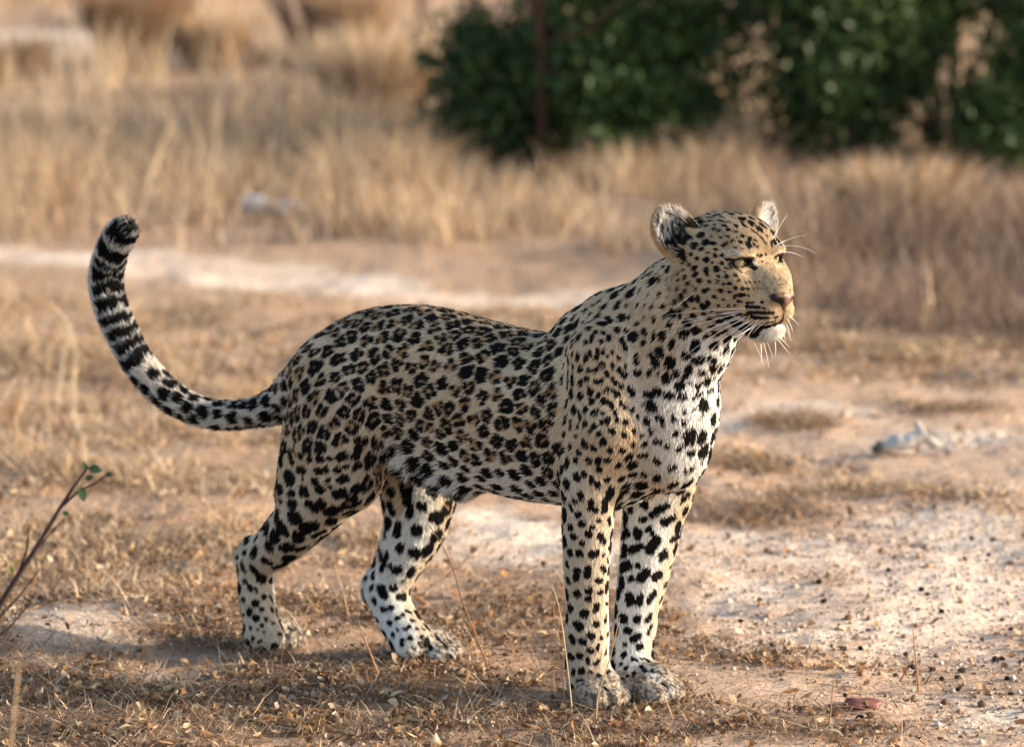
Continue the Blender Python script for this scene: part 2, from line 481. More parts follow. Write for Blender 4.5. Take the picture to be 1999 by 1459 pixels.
def leaf_faces(c, size, col, up=.3):
    n = len(c)
    u = nrows(rng.normal(size=(n, 3))); w = nrows(np.cross(u, rng.normal(size=(n, 3))))
    s_ = size[:, None]
    V = np.stack([c - u * s_, c - w * s_ * .42, c + u * s_, c + w * s_ * .42], 1)
    o = np.arange(n)[:, None] * 4
    return V.reshape(-1, 3), np.concatenate([o + np.array([0, 1, 2, 3])]), np.repeat(col, 4, axis=0)

def bush(name, label, base, lobes, nleaf, seed, leafsize=(.014, .026), group=None, tone_=1.12):
    """lobes: (dx, dy, z, rx, ry, rz) crown volumes round the base; leaves gather in sprays"""
    global rng
    keep = rng; rng = np.random.default_rng(seed)
    e = empty(name, (base[0], base[1], 0)); tag(e, label, 'bush', group)
    parts = []
    vol = np.array([l[3] * l[4] * l[5] for l in lobes]) ** .8
    cnt = (vol / vol.sum() * nleaf / 40).astype(int) + 2
    Vc, Cc = [], []
    for (dx, dy, z, rx, ry, rz), k in zip(lobes, cnt):
        parts.append(limb((0, 0, 0), (dx, dy, z - .2 * rz), .022, .009, .10))
        for j in range(4):
            d = nrm(rng.normal(size=3)) * [rx, ry, rz] * .8
            parts.append(limb((dx * .8, dy * .8, z * .75), np.array([dx, dy, z]) + d, .010, .003, .12, 5))
        d = nrows(rng.normal(size=(k, 3))) * (rng.random((k, 1)) ** .45) * rng.choice([1, 1, 1, 1.25, 1.45], (k, 1))
        cc = np.array([dx, dy, z]) + d * [rx, ry, rz]
        Vc.append(cc)
    cc = np.concatenate(Vc)
    sp = rng.uniform(.015, .085, len(cc))
    pts = (cc[:, None] + rng.normal(size=(len(cc), 40, 3)) * sp[:, None, None] * [1, 1, .8]).reshape(-1, 3)
    pts = pts[pts[:, 2] > .02]
    tone = np.repeat(rng.random(len(cc)), 40)[:len(pts)] if len(pts) == len(cc) * 40 else rng.random(len(pts))
    lc = np.array([.021, .038, .015]) + (np.array([.048, .085, .022]) - np.array([.021, .038, .015])) * np.clip(tone * .8 + rng.random(len(pts)) * .35, 0, 1)[:, None]
    lc = lc * tone_
    V, Q, C = leaf_faces(pts, rng.uniform(*leafsize, len(pts)), lc)
    V = V + e_off(base)
    m = mesh_np('foliage', V - np.array([base[0], base[1], 0]), [Q], smooth=False); vcol(m, 'leaf', C)
    obj('foliage', m, leaf_mat, e)
    V, Q = join(parts)
    obj('branches', mesh_np('branches', V, [Q]), bark_mat, e)
    rng = keep
    return e
def e_off(b):
    return np.array([b[0], b[1], 0])
def gb(px, py):
    p = ground_at(px, py)
    return p
M = 8400.0
GROUPB = 'green bushes behind the dry grass'
b1 = gb(960, 338)
bush('bush', 'small dark green bush at the left end, its top below the frame edge', b1,
     [(-.02, 0, .22, .16, .16, .20), (-.06, .05, .40, .12, .14, .12), (.10, .05, .25, .15, .16, .20), (-.14, -.02, .14, .09, .1, .13), (.12, 0, .40, .10, .12, .10)], 9000, 11, group=GROUPB)
b2 = gb(1240, 335)
bush('bush', 'broad dense green bush with brighter green upper leaves, behind the head of the leopard', b2,
     [(-.12, 0, .42, .24, .25, .30), (.10, .05, .50, .26, .25, .32), (-.18, .1, .75, .24, .25, .25), (.06, .05, .85, .28, .28, .28), (-.05, -.1, .22, .22, .2, .20), (.25, 0, .26, .12, .16, .20), (.33, .05, .55, .10, .12, .10), (.30, .02, .10, .10, .1, .10), (-.27, -.03, .16, .12, .1, .15), (-.16, .05, 1.05, .2, .2, .2), (.15, .1, 1.1, .22, .2, .22)], 26000, 12, group=GROUPB, tone_=1.5)
b3 = gb(1640, 348)
bush('bush', 'very dark tall bush with a black hollow core, right of the broad green bush', b3,
     [(-.06, .1, .30, .16, .2, .32), (-.13, .1, .22, .09, .1, .20), (.12, .1, .26, .12, .14, .24), (-.02, .1, .60, .22, .25, .32), (.10, .15, .95, .30, .28, .35), (-.05, .2, 1.25, .26, .28, .3), (.20, .1, .42, .12, .14, .16)], 24000, 13, group=GROUPB)
b4 = gb(1850, 326)
bush('bush', 'open leggy bush with bare dark stems and tan grass showing through it', b4,
     [(-.14, .1, .58, .17, .18, .20), (.04, .1, .66, .18, .2, .16), (.25, .1, .68, .2, .2, .24), (.0, .1, .98, .34, .28, .26), (-.19, .05, .28, .08, .08, .20), (.20, .05, .35, .07, .1, .16), (-.06, .05, .40, .07, .08, .10)], 15000, 14, group=GROUPB)
b5 = gb(1955, 352)
bush('bush', 'low rounded green bush at the right edge in front of the leggy bush', b5,
     [(0, 0, .14, .15, .14, .14), (.12, .05, .20, .15, .14, .20), (-.05, .05, .24, .09, .1, .10), (.14, .1, .45, .12, .12, .14)], 8000, 15, group=GROUPB)
print('bushes', round(time.time() - T0, 1))
# ================================================================== leopard
PSI, PSH = R(35.0), R(52.0)
F = np.array([math.cos(PSI), -math.sin(PSI), 0.0])
L = np.array([math.sin(PSI), math.cos(PSI), 0.0])
U = np.array([0, 0, 1.0])
HF = np.array([math.cos(PSH), -math.sin(PSH), 0.0])
HL = np.array([math.sin(PSH), math.cos(PSH), 0.0])
BO = ground_at(1165, 1380) + 0.04 * L

def plane_pt(px, py, o, n, l):
    d = ray(px, py)
    t = (np.dot(o - CAM, n) + l) / np.dot(d, n)
    return CAM + d * t

def B(px, py, l=0.0):
    """point at a pixel on the body plane with lateral offset l"""
    return plane_pt(px, py, BO, L, l)

HO = B(1425, 530, 0.0)
def H(px, py, l=0.0):
    return plane_pt(px, py, HO, HL, l)

PR = []          # primitives of the body's distance field
def cap(a, b, ra, rb, k=0.02, s=1.0, ax=None, reg='torso', flow=None, op='+'):
    """capsule from a to b; radii in photograph pixels; s squeezes along ax"""
    a = np.asarray(a, float); b = np.asarray(b, float)
    PR.append(dict(t='c', a=a, b=b, ra=ra * mpp(a), rb=rb * mpp(b), k=k, s=s, ax=L if ax is None else ax, reg=reg,
                   flow=flow if flow is not None else (b - a), op=op))

def ell(c, radii, axes, k=0.02, reg='torso', flow=None, op='+'):
    PR.append(dict(t='e', c=np.asarray(c, float), r=np.asarray(radii, float), A=np.array([nrm(x) for x in axes]), k=k, reg=reg,
                   flow=flow if flow is not None else -F, op=op))

def chain(pts, k=0.02, s=1.0, ax=None, reg='torso', flow=None, sub=4):
    """smooth tube through (point, radius in pixels): one primitive"""
    P = np.array([p for p, r in pts]); r = np.array([r * mpp(p) for p, r in pts])
    Q = np.column_stack([P, r])
    E = np.vstack([2 * Q[0] - Q[1], Q, 2 * Q[-1] - Q[-2]])
    out = []
    for i in range(1, len(E) - 2):
        for t in np.linspace(0, 1, sub, endpoint=False):
            out.append(0.5 * (2 * E[i] + (E[i + 1] - E[i - 1]) * t + (2 * E[i - 1] - 5 * E[i] + 4 * E[i + 1] - E[i + 2]) * t * t
                              + (3 * E[i] - E[i - 1] - 3 * E[i + 1] + E[i + 2]) * t ** 3))
    out.append(E[-2])
    out = np.array(out)
    PR.append(dict(t='s', P=out[:, :3], rr=out[:, 3], k=k, s=s, ax=L if ax is None else ax, reg=reg, flow=flow, op='+'))

down, back = -U, -F
# --- torso
TS = [(655, 742, 88), (735, 737, 132), (830, 743, 146), (930, 782, 160), (1020, 808, 165), (1100, 818, 166), (1180, 815, 172)]
chain([(B(x, y), r) for x, y, r in TS], 0.03, s=0.78, reg='torso', flow=back - 0.25 * U, sub=4)
# belly skin fold towards the near thigh
cap(B(800, 890, -.05), B(905, 930, -.02), 30, 32, 0.04, reg='belly', flow=back - 0.9 * U)
# chest
cap(B(1180, 815), B(1280, 805), 166, 122, 0.03, s=0.8, reg='chest', flow=down - 0.2 * F)
cap(B(1285, 790), B(1312, 890), 92, 60, 0.04, s=1.0, reg='chest', flow=down)
# neck
cap(B(1215, 725), B(1335, 600), 128, 102, 0.03, s=0.8, reg='neck', flow=back * 0.7 - 0.7 * U)
cap(B(1295, 760), B(1345, 650), 100, 74, 0.03, s=0.85, reg='neck', flow=down - 0.3 * F)
cap(B(1165, 680), B(1200, 655), 84, 84, 0.03, s=0.7, reg='neck', flow=back - 0.3 * U)
# --- shoulders and fore legs
for sd, legs in ((-1, 'near'), (1, 'far')):
    l = 0.078 * sd
    if sd < 0:
        cap(B(1172, 690, l), B(1192, 835, l), 62, 64, 0.026, reg='shoulder', flow=down - 0.45 * F)
        cap(B(1192, 835, l * .98), B(1152, 945, l * 1.03), 62, 50, 0.026, reg='shoulder', flow=down - 0.15 * F)
        chain([(B(1152, 935, -.083), 52), (B(1147, 1020, -.075), 49), (B(1145, 1110, -.065), 43), (B(1146, 1180, -.056), 39), (B(1146, 1240, -.052), 41), (B(1147, 1300, -.047), 38)],
              0.014, reg='leg', flow=down)
        wr = B(1146, 1300, -.047)
        fp = ground_at(1151, 1377)
    else:
        cap(B(1262, 660, l), B(1330, 820, l), 60, 66, 0.02, reg='shoulder', flow=down - 0.45 * F)
        cap(B(1330, 830, l), B(1290, 960, l), 60, 60, 0.016, reg='shoulder', flow=down)
        chain([(B(1284, 945, .08), 64), (B(1272, 1030, .075), 57), (B(1258, 1110, .066), 49), (B(1244, 1190, .055), 42), (B(1234, 1290, .045), 36)],
              0.014, reg='leg', flow=down)
        wr = B(1234, 1290, .045)
        fp = ground_at(1252, 1371)
    PAWF = nrm(F + (0.12 * L if sd > 0 else -0.1 * L))
    PAWL = np.array([-PAWF[1], PAWF[0], 0])
    cap(wr, fp + 0.032 * U, 37, 36, 0.014, reg='leg', flow=down + 0.4 * F)
    cap(fp + 0.032 * U - 0.005 * PAWF, fp + 0.034 * U + 0.022 * PAWF, 37, 38, 0.012, reg='paw', flow=F - 0.3 * U, s=1.1, ax=PAWL)
    for i in (-1.5, -.5, .5, 1.5):
        q = fp + (0.030 - 0.007 * abs(i)) * PAWF + i * 0.0195 * PAWL
        cap(q + 0.034 * U, q + (0.028 - 0.004 * abs(i)) * PAWF + 0.019 * U, 22, 22, 0.0035, reg='paw', flow=PAWF - 0.6 * U)
# --- hips and hind legs
cap(B(648, 745, -.045), B(668, 860, -.07), 86, 92, 0.03, reg='thigh', flow=back * 0.6 - U)
cap(B(690, 800, -.06), B(672, 925, -.075), 92, 72, 0.025, reg='thigh', flow=down - 0.5 * F)
cap(B(610, 830, -.06), B(590, 960, -.07), 56, 52, 0.025, reg='thigh', flow=down - 0.3 * F)
chain([(B(672, 925, -.075), 70), (B(603, 1000, -.07), 56), (B(545, 1060, -.062), 44), (B(502, 1095, -.055), 34)], 0.018, reg='hleg', flow=down - 0.5 * F)
cap(B(492, 1064, -.055), B(480, 1078, -.055), 17, 14, 0.014, reg='hleg', flow=down)
chain([(B(499, 1095, -.055), 33), (B(499, 1150, -.052), 33), (B(508, 1210, -.048), 33), (B(516, 1240, -.045), 33)], 0.014, reg='leg', flow=down)
hp = ground_at(522, 1263)
def hind_paw(hp, top, pf):
    pl = np.array([-pf[1], pf[0], 0])
    cap(top, hp + 0.028 * U, 33, 30, 0.014, reg='leg', flow=down + 0.4 * F)
    cap(hp + 0.028 * U - 0.01 * pf, hp + 0.03 * U + 0.02 * pf, 29, 31, 0.012, reg='paw', flow=pf - 0.3 * U, s=1.1, ax=pl)
    for i in (-1.5, -.5, .5, 1.5):
        q = hp + (0.032 - 0.006 * abs(i)) * pf + i * 0.0165 * pl
        cap(q + 0.032 * U, q + (0.026 - 0.003 * abs(i)) * pf + 0.017 * U, 18, 18, 0.003, reg='paw', flow=pf - 0.6 * U)
hind_paw(hp, B(516, 1240, -.045), nrm(F - 0.05 * L))
# far hind leg
cap(B(800, 850, .06), B(818, 960, .06), 84, 70, 0.03, reg='thigh', flow=down - 0.2 * F)
chain([(B(818, 955, .06), 68), (B(812, 1020, .055), 62), (B(785, 1085, .045), 48), (B(752, 1148, .04), 38)], 0.018, reg='hleg', flow=down - 0.4 * F)
cap(B(728, 1135, .04), B(722, 1160, .04), 16, 16, 0.014, reg='hleg', flow=down)
chain([(B(752, 1145, .04), 38), (B(772, 1200, .04), 38), (B(800, 1248, .04), 37)], 0.014, reg='leg', flow=down + 0.4 * F)
hind_paw(ground_at(828, 1286), B(800, 1248, .04), nrm(F + 0.02 * L))
# --- tail
TL = [(612, 750, 0.0, 60), (560, 783, -.005, 38), (505, 803, -.02, 26), (440, 811, -.03, 24), (380, 800, -.045, 25), (320, 764, -.06, 27), (270, 708, -.07, 27),
      (236, 645, -.08, 28), (214, 590, -.085, 29), (207, 545, -.085, 29), (215, 500, -.085, 28), (230, 466, -.085, 26), (238, 455, -.085, 23)]
TAILP = np.array([B(x, y, l) for x, y, l, r in TL])
chain([(p, t[3]) for p, t in zip(TAILP, TL)], 0.02, reg='tail')
# --- head: h(f, l, u) in metres from the point midway between the eyes
hb = -HF
EO = H(1473, 508)
def h(f, l, u):
    return EO + f * HF + l * HL + u * U
def hcap(a, b, ra, rb, k, s=1.0, reg='head', flow=None, op='+'):
    cap(h(*a), h(*b), ra / mpp(h(*a)), rb / mpp(h(*b)), k, s=s, ax=HL, reg=reg, flow=hb if flow is None else flow, op=op)
def hell(c, r, k, reg='head', flow=None, tilt=0.0, op='+'):
    ell(h(*c), r, (HF + tilt * U, HL, U - tilt * HF), k, reg, hb if flow is None else flow, op)
hell((-.072, 0, .002), (.086, .072, .064), .02, flow=hb + .1 * U)
hell((-.030, 0, .024), (.050, .056, .038), .02, flow=hb + .4 * U, tilt=-.3)
for sd in (-1, 1):
    hell((-.062, .046 * sd, -.046), (.056, .036, .052), .03, flow=hb - .3 * U)
    hell((-.022, .048 * sd, -.028), (.040, .018, .024), .025, flow=hb)
    hell((.001, .031 * sd, .0165), (.026, .021, .012), .014, flow=hb + .4 * U, tilt=-.25)
    hcap((.012, .030 * sd, -.050), (-.02, .046 * sd, -.06), .026, .026, .025)
hcap((-.012, 0, .002), (.062, 0, -.043), .0195, .0165, .014, 1.10, 'muzzle', hb + .5 * U)
hcap((-.01, 0, -.048), (.038, 0, -.066), .045, .029, .02, 1.0, 'muzzle')
for sd in (-1, 1):
    hcap((.018, .027 * sd, -.071), (.047, .0155 * sd, -.075), 0.0265, .0180, .010, 1.0, 'muzzle', hb - .15 * U)
    hcap((-.075, .036 * sd, -.082), (.020, .012 * sd, -.100), .030, .018, .016, 1.0, 'jaw', hb - .3 * U)
hell((.036, 0, -.104), (.022, .021, .0145), .012, 'chin', hb - .8 * U)
# throat
cap(h(-.09, 0, -.06), B(1352, 660), 66, 74, 0.03, reg='neck', flow=down - 0.3 * F)
# ears
E1N = nrm([0.42, -0.9, 0.12]); E1A = nrm([-0.58, 0.1, 0.82]); E1A = nrm(E1A - E1N * np.dot(E1A, E1N)); E1B = np.cross(E1N, E1A)
E1C = H(1313, 453, -0.080)
ell(E1C, (0.043, 0.033, 0.017), (E1A, E1B, E1N), 0.012, 'ear', E1A)
E2N = nrm([0.80, -0.58, 0.15]); E2A = nrm([0.50, 0.1, 0.78]); E2A = nrm(E2A - E2N * np.dot(E2A, E2N)); E2B = np.cross(E2N, E2A)
E2C = H(1490, 440, 0.082)
ell(E2C, (0.036, 0.030, 0.015), (E2A, E2B, E2N), 0.012, 'ear', E2A)
cap(H(1335, 478, -.07), H(1392, 505, -.055), 26, 24, 0.018, reg='head', flow=hb)
cap(H(1330, 428, -.076), H(1374, 466, -.05), 9, 12, 0.010, reg='head', flow=hb + .3 * U)
cap(H(1480, 458, .07), H(1440, 480, .04), 22, 24, 0.018, reg='head', flow=hb)
# lids over the eyeballs
EYER = 0.0150
EYES = [h(-.003, -.0325, 0), h(-.003, .0325, 0)]
EYEDIR = [nrm(HF * .92 - HL * .40 + .03 * U), nrm(HF * .92 + HL * .40 + .03 * U)]
for e in EYES:
    ell(e, (EYER + .0028,) * 3, (HF, HL, U), .010, 'head', hb)
# hollows: ear cups, lid openings, mouth line
ell(E1C + 0.013 * E1N + 0.002 * E1A, (0.036, 0.027, 0.016), (E1A, E1B, E1N), 0.004, 'ear', E1A, '-')
ell(E2C + 0.012 * E2N + 0.002 * E2A, (0.030, 0.024, 0.014), (E2A, E2B, E2N), 0.004, 'ear', E2A, '-')
for sd, e, ed in zip((-1, 1), EYES, EYEDIR):
    side = nrm(np.cross(U, ed)) * -sd          # towards the outer corner
    side = nrm(side + .22 * U)
    up = nrm(np.cross(ed, side))
    ell(e + ed * .016 - .0005 * U + side * .0015, (.016, .0146, .0066), (ed, side, up), .002, 'eye', hb, '-')
for sd in (-1, 1):
    mm = [(.054, .0, -.090), (.047, .016 * sd, -.0945), (.026, .034 * sd, -.093), (.002, .047 * sd, -.086)]
    for a, b in zip(mm[:-1], mm[1:]):
        hcap(a, b, .0022, .0022, .004, reg='lip', op='-')

def prim_d(p, X):
    """distance of points X (n,3) to primitive p"""
    if p['t'] == 'c':
        a, b, s, ax = p['a'], p['b'], p['s'], p['ax']
        q = X - a
        ab = b - a
        if s != 1.0:
            g = 1 / s - 1
            q = q + g * (q @ ax)[:, None] * ax
            ab = ab + g * np.dot(ab, ax) * ax
        t = np.clip((q @ ab) / max(np.dot(ab, ab), 1e-9), 0, 1)
        d = np.linalg.norm(q - t[:, None] * ab, axis=1) - (p['ra'] + (p['rb'] - p['ra']) * t)
        return d * min(1.0, s) if s < 1 else d
    if p['t'] == 's':
        s, ax = p['s'], p['ax']
        P, rr = p['P'], p['rr']
        g = 1 / s - 1
        sq = lambda v: v + g * (v @ ax)[..., None] * ax
        best = np.full(len(X), 9.0); seg = np.zeros(len(X), int)
        XS = sq(X - P[0]); PS = sq(P - P[0])
        for i in range(len(P) - 1):
            ab = PS[i + 1] - PS[i]
            q = XS - PS[i]
            t = np.clip((q @ ab) / max(np.dot(ab, ab), 1e-12), 0, 1)
            d = np.sqrt(np.maximum(np.einsum('ij,ij->i', q - t[:, None] * ab, q - t[:, None] * ab), 0)) - (rr[i] + (rr[i + 1] - rr[i]) * t)
            m = d < best
            best[m] = d[m]; seg[m] = i
        p['seg'] = seg
        return best * min(1.0, s)
    q = (X - p['c']) @ p['A'].T
    k0 = np.linalg.norm(q / p['r'], axis=1)
    k1 = np.linalg.norm(q / (p['r'] ** 2), axis=1)
    return k0 * (k0 - 1) / np.maximum(k1, 1e-6)

def build_field(prims, h, o, n, fr):
    """distance field on a grid: origin o, counts n, in frame fr (rows = axes)"""
    D = np.full(n, 0.08, np.float32)
    for p in prims:
        if p['t'] == 'c':
            m = max(p['ra'], p['rb']) * max(1.0, p['s']) + p['k'] + 2 * h
            pts = np.array([p['a'], p['b']])
        elif p['t'] == 's':
            m = p['rr'].max() + p['k'] + 2 * h
            pts = p['P']
        else:
            m = p['r'].max() + p['k'] + 2 * h
            pts = np.array([p['c']])
        q = (pts - o) @ fr.T
        lo = np.maximum(np.floor((q.min(0) - m) / h).astype(int), 0)
        hi = np.minimum(np.ceil((q.max(0) + m) / h).astype(int) + 1, n)
        if (hi <= lo).any():
            continue
        def grid(a, b):
            g = [np.arange(a[i], b[i]) * h for i in range(3)]
            return np.stack(np.meshgrid(*g, indexing='ij'), -1).reshape(-1, 3) @ fr + o
        if p['t'] == 's':               # segment by segment
            d = np.full(hi - lo, 0.08, np.float32)
            for i in range(len(p['P']) - 1):
                m = p['rr'][i:i + 2].max() + p['k'] + 2 * h
                qs = (p['P'][i:i + 2] - o) @ fr.T
                a = np.maximum(np.floor((qs.min(0) - m) / h).astype(int), lo)
                b = np.minimum(np.ceil((qs.max(0) + m) / h).astype(int) + 1, hi)
                if (b <= a).any():
                    continue
                e = prim_d(dict(p, P=p['P'][i:i + 2], rr=p['rr'][i:i + 2]), grid(a, b)).reshape(b - a)
                T = d[a[0] - lo[0]:b[0] - lo[0], a[1] - lo[1]:b[1] - lo[1], a[2] - lo[2]:b[2] - lo[2]]
                np.minimum(T, e, out=T, casting='unsafe')
        else:
            d = prim_d(p, grid(lo, hi)).reshape(hi - lo).astype(np.float32)
        S = D[lo[0]:hi[0], lo[1]:hi[1], lo[2]:hi[2]]
        k = p['k']
        if p['op'] == '+':
            hh = np.clip(1 - np.abs(S - d) / k, 0, 1)
            S[:] = np.minimum(S, d) - hh * hh * k * 0.25
        else:
            hh = np.clip(1 - np.abs(S + d) / k, 0, 1)
            S[:] = np.maximum(S, -d) + hh * hh * k * 0.25
    return D

def surface_nets(D, h, o, fr):
    ins = D < 0
    n = np.array(D.shape)
    cnt = np.zeros(n - 1, np.uint8)
    for dx in (0, 1):
        for dy in (0, 1):
            for dz in (0, 1):
                cnt += ins[dx:n[0] - 1 + dx, dy:n[1] - 1 + dy, dz:n[2] - 1 + dz]
    act = np.argwhere((cnt > 0) & (cnt < 8))
    cid = (act[:, 0] * (n[1] - 1) + act[:, 1]) * (n[2] - 1) + act[:, 2]
    cv = {}
    for dx in (0, 1):
        for dy in (0, 1):
            for dz in (0, 1):
                cv[dx, dy, dz] = D[act[:, 0] + dx, act[:, 1] + dy, act[:, 2] + dz]
    acc = np.zeros((len(act), 3)); w = np.zeros(len(act))
    cs = list(cv.keys())
    for i in range(8):
        for j in range(i + 1, 8):
            a, b = cs[i], cs[j]
            if sum(abs(a[t] - b[t]) for t in range(3)) != 1:
                continue
            va, vb = cv[a], cv[b]
            m = (va < 0) != (vb < 0)
            t = np.where(m, va / np.where(m, va - vb, 1), 0)
            pa, pb = np.array(a, float), np.array(b, float)
            acc += (pa + t[:, None] * (pb - pa)) * m[:, None]
            w += m
    V = (act + acc / w[:, None]) * h
    quads = []
    for ax in range(3):
        sl0 = [slice(None)] * 3; sl1 = [slice(None)] * 3
        sl0[ax] = slice(0, n[ax] - 1); sl1[ax] = slice(1, n[ax])
        e = np.argwhere(ins[tuple(sl0)] != ins[tuple(sl1)])
        flip = ins[tuple(sl0)][e[:, 0], e[:, 1], e[:, 2]]
        b, c = (ax + 1) % 3, (ax + 2) % 3
        ok = (e[:, b] > 0) & (e[:, c] > 0) & (e[:, b] < n[b] - 1) & (e[:, c] < n[c] - 1)
        e, flip = e[ok], flip[ok]
        idx = []
        for ob, oc in ((-1, -1), (0, -1), (0, 0), (-1, 0)):
            q = e.copy(); q[:, b] += ob; q[:, c] += oc
            idx.append(np.searchsorted(cid, (q[:, 0] * (n[1] - 1) + q[:, 1]) * (n[2] - 1) + q[:, 2]))
        q = np.stack(idx, 1)
        q[~flip] = q[~flip][:, ::-1]
        quads.append(q)
    return V @ fr + o, np.concatenate(quads)

FR = np.array([F, L, U])
allp = np.concatenate([[p['a'], p['b']] if p['t'] == 'c' else p['P'] if p['t'] == 's' else [p['c']] for p in PR])
q = (allp - BO) @ FR.T
lo, hi = q.min(0) - 0.16, q.max(0) + 0.12
lo[1], hi[1] = q[:, 1].min() - 0.10, q[:, 1].max() + 0.10
lo[2] = 0.0
HS = 0.0027
NG = np.ceil((hi - lo) / HS).astype(int)
OG = BO * [1, 1, 0] + lo @ FR
FIELD = build_field(PR, HS, OG, NG, FR)
# paws rest flat on the ground
zz = np.arange(NG[2]) * HS
FIELD = np.maximum(FIELD, (0.006 - zz)[None, None, :].astype(np.float32))
BV, BQ = surface_nets(FIELD, HS, OG, FR)
del FIELD
print('leopard mesh', len(BV), len(BQ), NG, round(time.time() - T0, 1))
# ------------------------------------------------------------------ coat: regions, flow of the hair, spots
BT = BVHTree.FromPolygons(BV.tolist(), BQ.tolist())
body_me = mesh_np('leopard', BV, [BQ])
BN = np.zeros(len(BV) * 3, np.float32)
body_me.vertex_normals.foreach_get('vector', BN)
BN = BN.reshape(-1, 3).astype(float)
#          fur length, lift, rosettes, spot spacing, density
REG = dict(torso=(.011, .30, 1, .0272, 1.0), belly=(.023, .65, .6, .034, 1.1), chest=(.012, .36, 0, .030, 1.1), neck=(.012, .34, 0, .0225, 1.0),
           shoulder=(.010, .32, 0, .0225, 1.0), thigh=(.010, .32, .75, .0268, 1.0), hleg=(.010, .35, 0, .031, 1.2), leg=(.008, .36, 0, .026, 1.4),
           paw=(.0045, .40, 0, .016, 1.8), tail=(.014, .62, 0, .0225, 1.3), head=(.0075, .32, 0, .0165, 2.2), muzzle=(.0040, .28, 0, .015, 2.6),
           jaw=(.009, .4, 0, .015, 2.2), chin=(.010, .5, 0, .02, 2.4), ear=(.007, .4, 0, .05, 2.6))
RN = list(REG)
W = np.zeros((len(BV), len(RN)))
FL = np.zeros((len(BV), 3))
SIG = 0.006
for p in PR:
    if p['op'] != '+':
        continue
    pts = np.array([p['a'], p['b']]) if p['t'] == 'c' else p['P'] if p['t'] == 's' else np.array([p['c']])
    m = (max(p['ra'], p['rb']) * max(1, p['s']) if p['t'] == 'c' else p['rr'].max() if p['t'] == 's' else p['r'].max()) + 0.05
    sel = np.where(((BV > pts.min(0) - m) & (BV < pts.max(0) + m)).all(1))[0]
    if not len(sel):
        continue
    d = np.maximum(prim_d(p, BV[sel]), -0.03)
    w = np.exp(-d / SIG)
    W[sel, RN.index(p['reg'])] += w
    fl = p['flow']
    if fl is None:
        sg = p['seg']
        fl = nrows(np.diff(p['P'], axis=0))[sg]
    else:
        fl = nrm(fl)
    FL[sel] += w[:, None] * fl
W /= np.maximum(W.sum(1, keepdims=True), 1e-12)
FL = nrows(FL)
PAR = np.array([REG[k] for k in RN])
A_LEN, A_LIFT, A_ROS, A_SP, A_DEN = (W @ PAR).T
wr = lambda *k: sum(W[:, RN.index(x)] for x in k)
PB = (BV - BO) @ FR.T                        # body coordinates f, l, u
PH = (BV - EO) @ np.array([HF, HL, U]).T     # head coordinates
inner = (BN @ L) * -np.sign(PB[:, 1])
legs = wr('hleg', 'leg', 'paw')
# pale underside, inner legs, throat, chin
WHITE = wr('torso', 'belly') * sstep(-.02, -.80, BN[:, 2]) * .8 + wr('belly') * .65
WHITE += (legs * .95 + wr('thigh', 'shoulder') * .7) * sstep(.05, .75, inner)
WHITE += wr('chest') * (.12 + .80 * sstep(.1, .8, BN @ F)) + wr('neck') * sstep(.15, .8, BN @ F - .5 * BN[:, 2])
WHITE += wr('chin') + wr('jaw') * .55 + wr('tail') * .50 + legs * .22
WHITE = np.clip(WHITE, 0, 1)
A_LEN = A_LEN + wr('torso', 'belly') * .003 * sstep(-.2, -.8, BN[:, 2]) + (wr('thigh', 'torso') * .010) * np.exp(-(((PB - (B(820, 930, -.05) - BO) @ FR.T) / .07) ** 2).sum(1))
A_LEN = A_LEN + wr('head') * .006 * sstep(-.03, -.09, PH[:, 0])
# tail: rings near the tip, measured along the tail
TS_ = np.concatenate([[0], np.cumsum(np.linalg.norm(np.diff(PR[[i for i, p in enumerate(PR) if p['reg'] == 'tail'][0]]['P'], axis=0), axis=1))])
tailp = [p for p in PR if p['reg'] == 'tail'][0]
prim_d(tailp, BV)
tseg = tailp['seg']
A_TS = np.where(wr('tail') > .3, TS_[-1] - TS_[tseg], 9.0) + 0.0          # distance from the tip
# finer arc length inside the segment
tdir = nrows(np.diff(tailp['P'], axis=0))
A_TS = A_TS - np.einsum('ij,ij->i', BV - tailp['P'][tseg], tdir[tseg]) * (wr('tail') > .3)

# bare rims: lids, lips
def lid_metric(sd, e, ed):
    side = nrm(nrm(np.cross(U, ed)) * -sd + .22 * U); up = nrm(np.cross(ed, side))
    q = BV - (e + ed * .014 + side * .0015)
    return np.where(np.linalg.norm(q, axis=1) < .04, np.sqrt((q @ side / .0150) ** 2 + (q @ up / .0068) ** 2), 9.0)
EYED = np.minimum(lid_metric(-1, EYES[0], EYEDIR[0]), lid_metric(1, EYES[1], EYEDIR[1]))
A_LEN *= .12 + .88 * sstep(1.25, 1.7, EYED)
A_LEN *= EYED > 1.12
A_LEN *= 1 + .5 * sstep(.05, 0, A_TS)
def ear_local(X, C, a, b, n):
    q = X - C
    return q @ a, q @ b, q @ n
EARIN = np.zeros(len(BV)); EARR = np.zeros(len(BV))
for C, a, b, n in ((E1C, E1A, E1B, E1N), (E2C, E2A, E2B, E2N)):
    x, y, z = ear_local(BV, C, a, b, n)
    rr = np.sqrt((x / .040) ** 2 + (y / .031) ** 2)
    m = (rr < 1.3) * (np.abs(z) < .03)
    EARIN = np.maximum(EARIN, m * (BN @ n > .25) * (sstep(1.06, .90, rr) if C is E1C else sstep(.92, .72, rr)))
    # the floor of the near ear is dark; the far ear's sunlit paleness is painted in
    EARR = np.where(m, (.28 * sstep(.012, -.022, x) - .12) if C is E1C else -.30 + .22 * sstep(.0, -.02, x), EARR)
EARW = wr('ear')

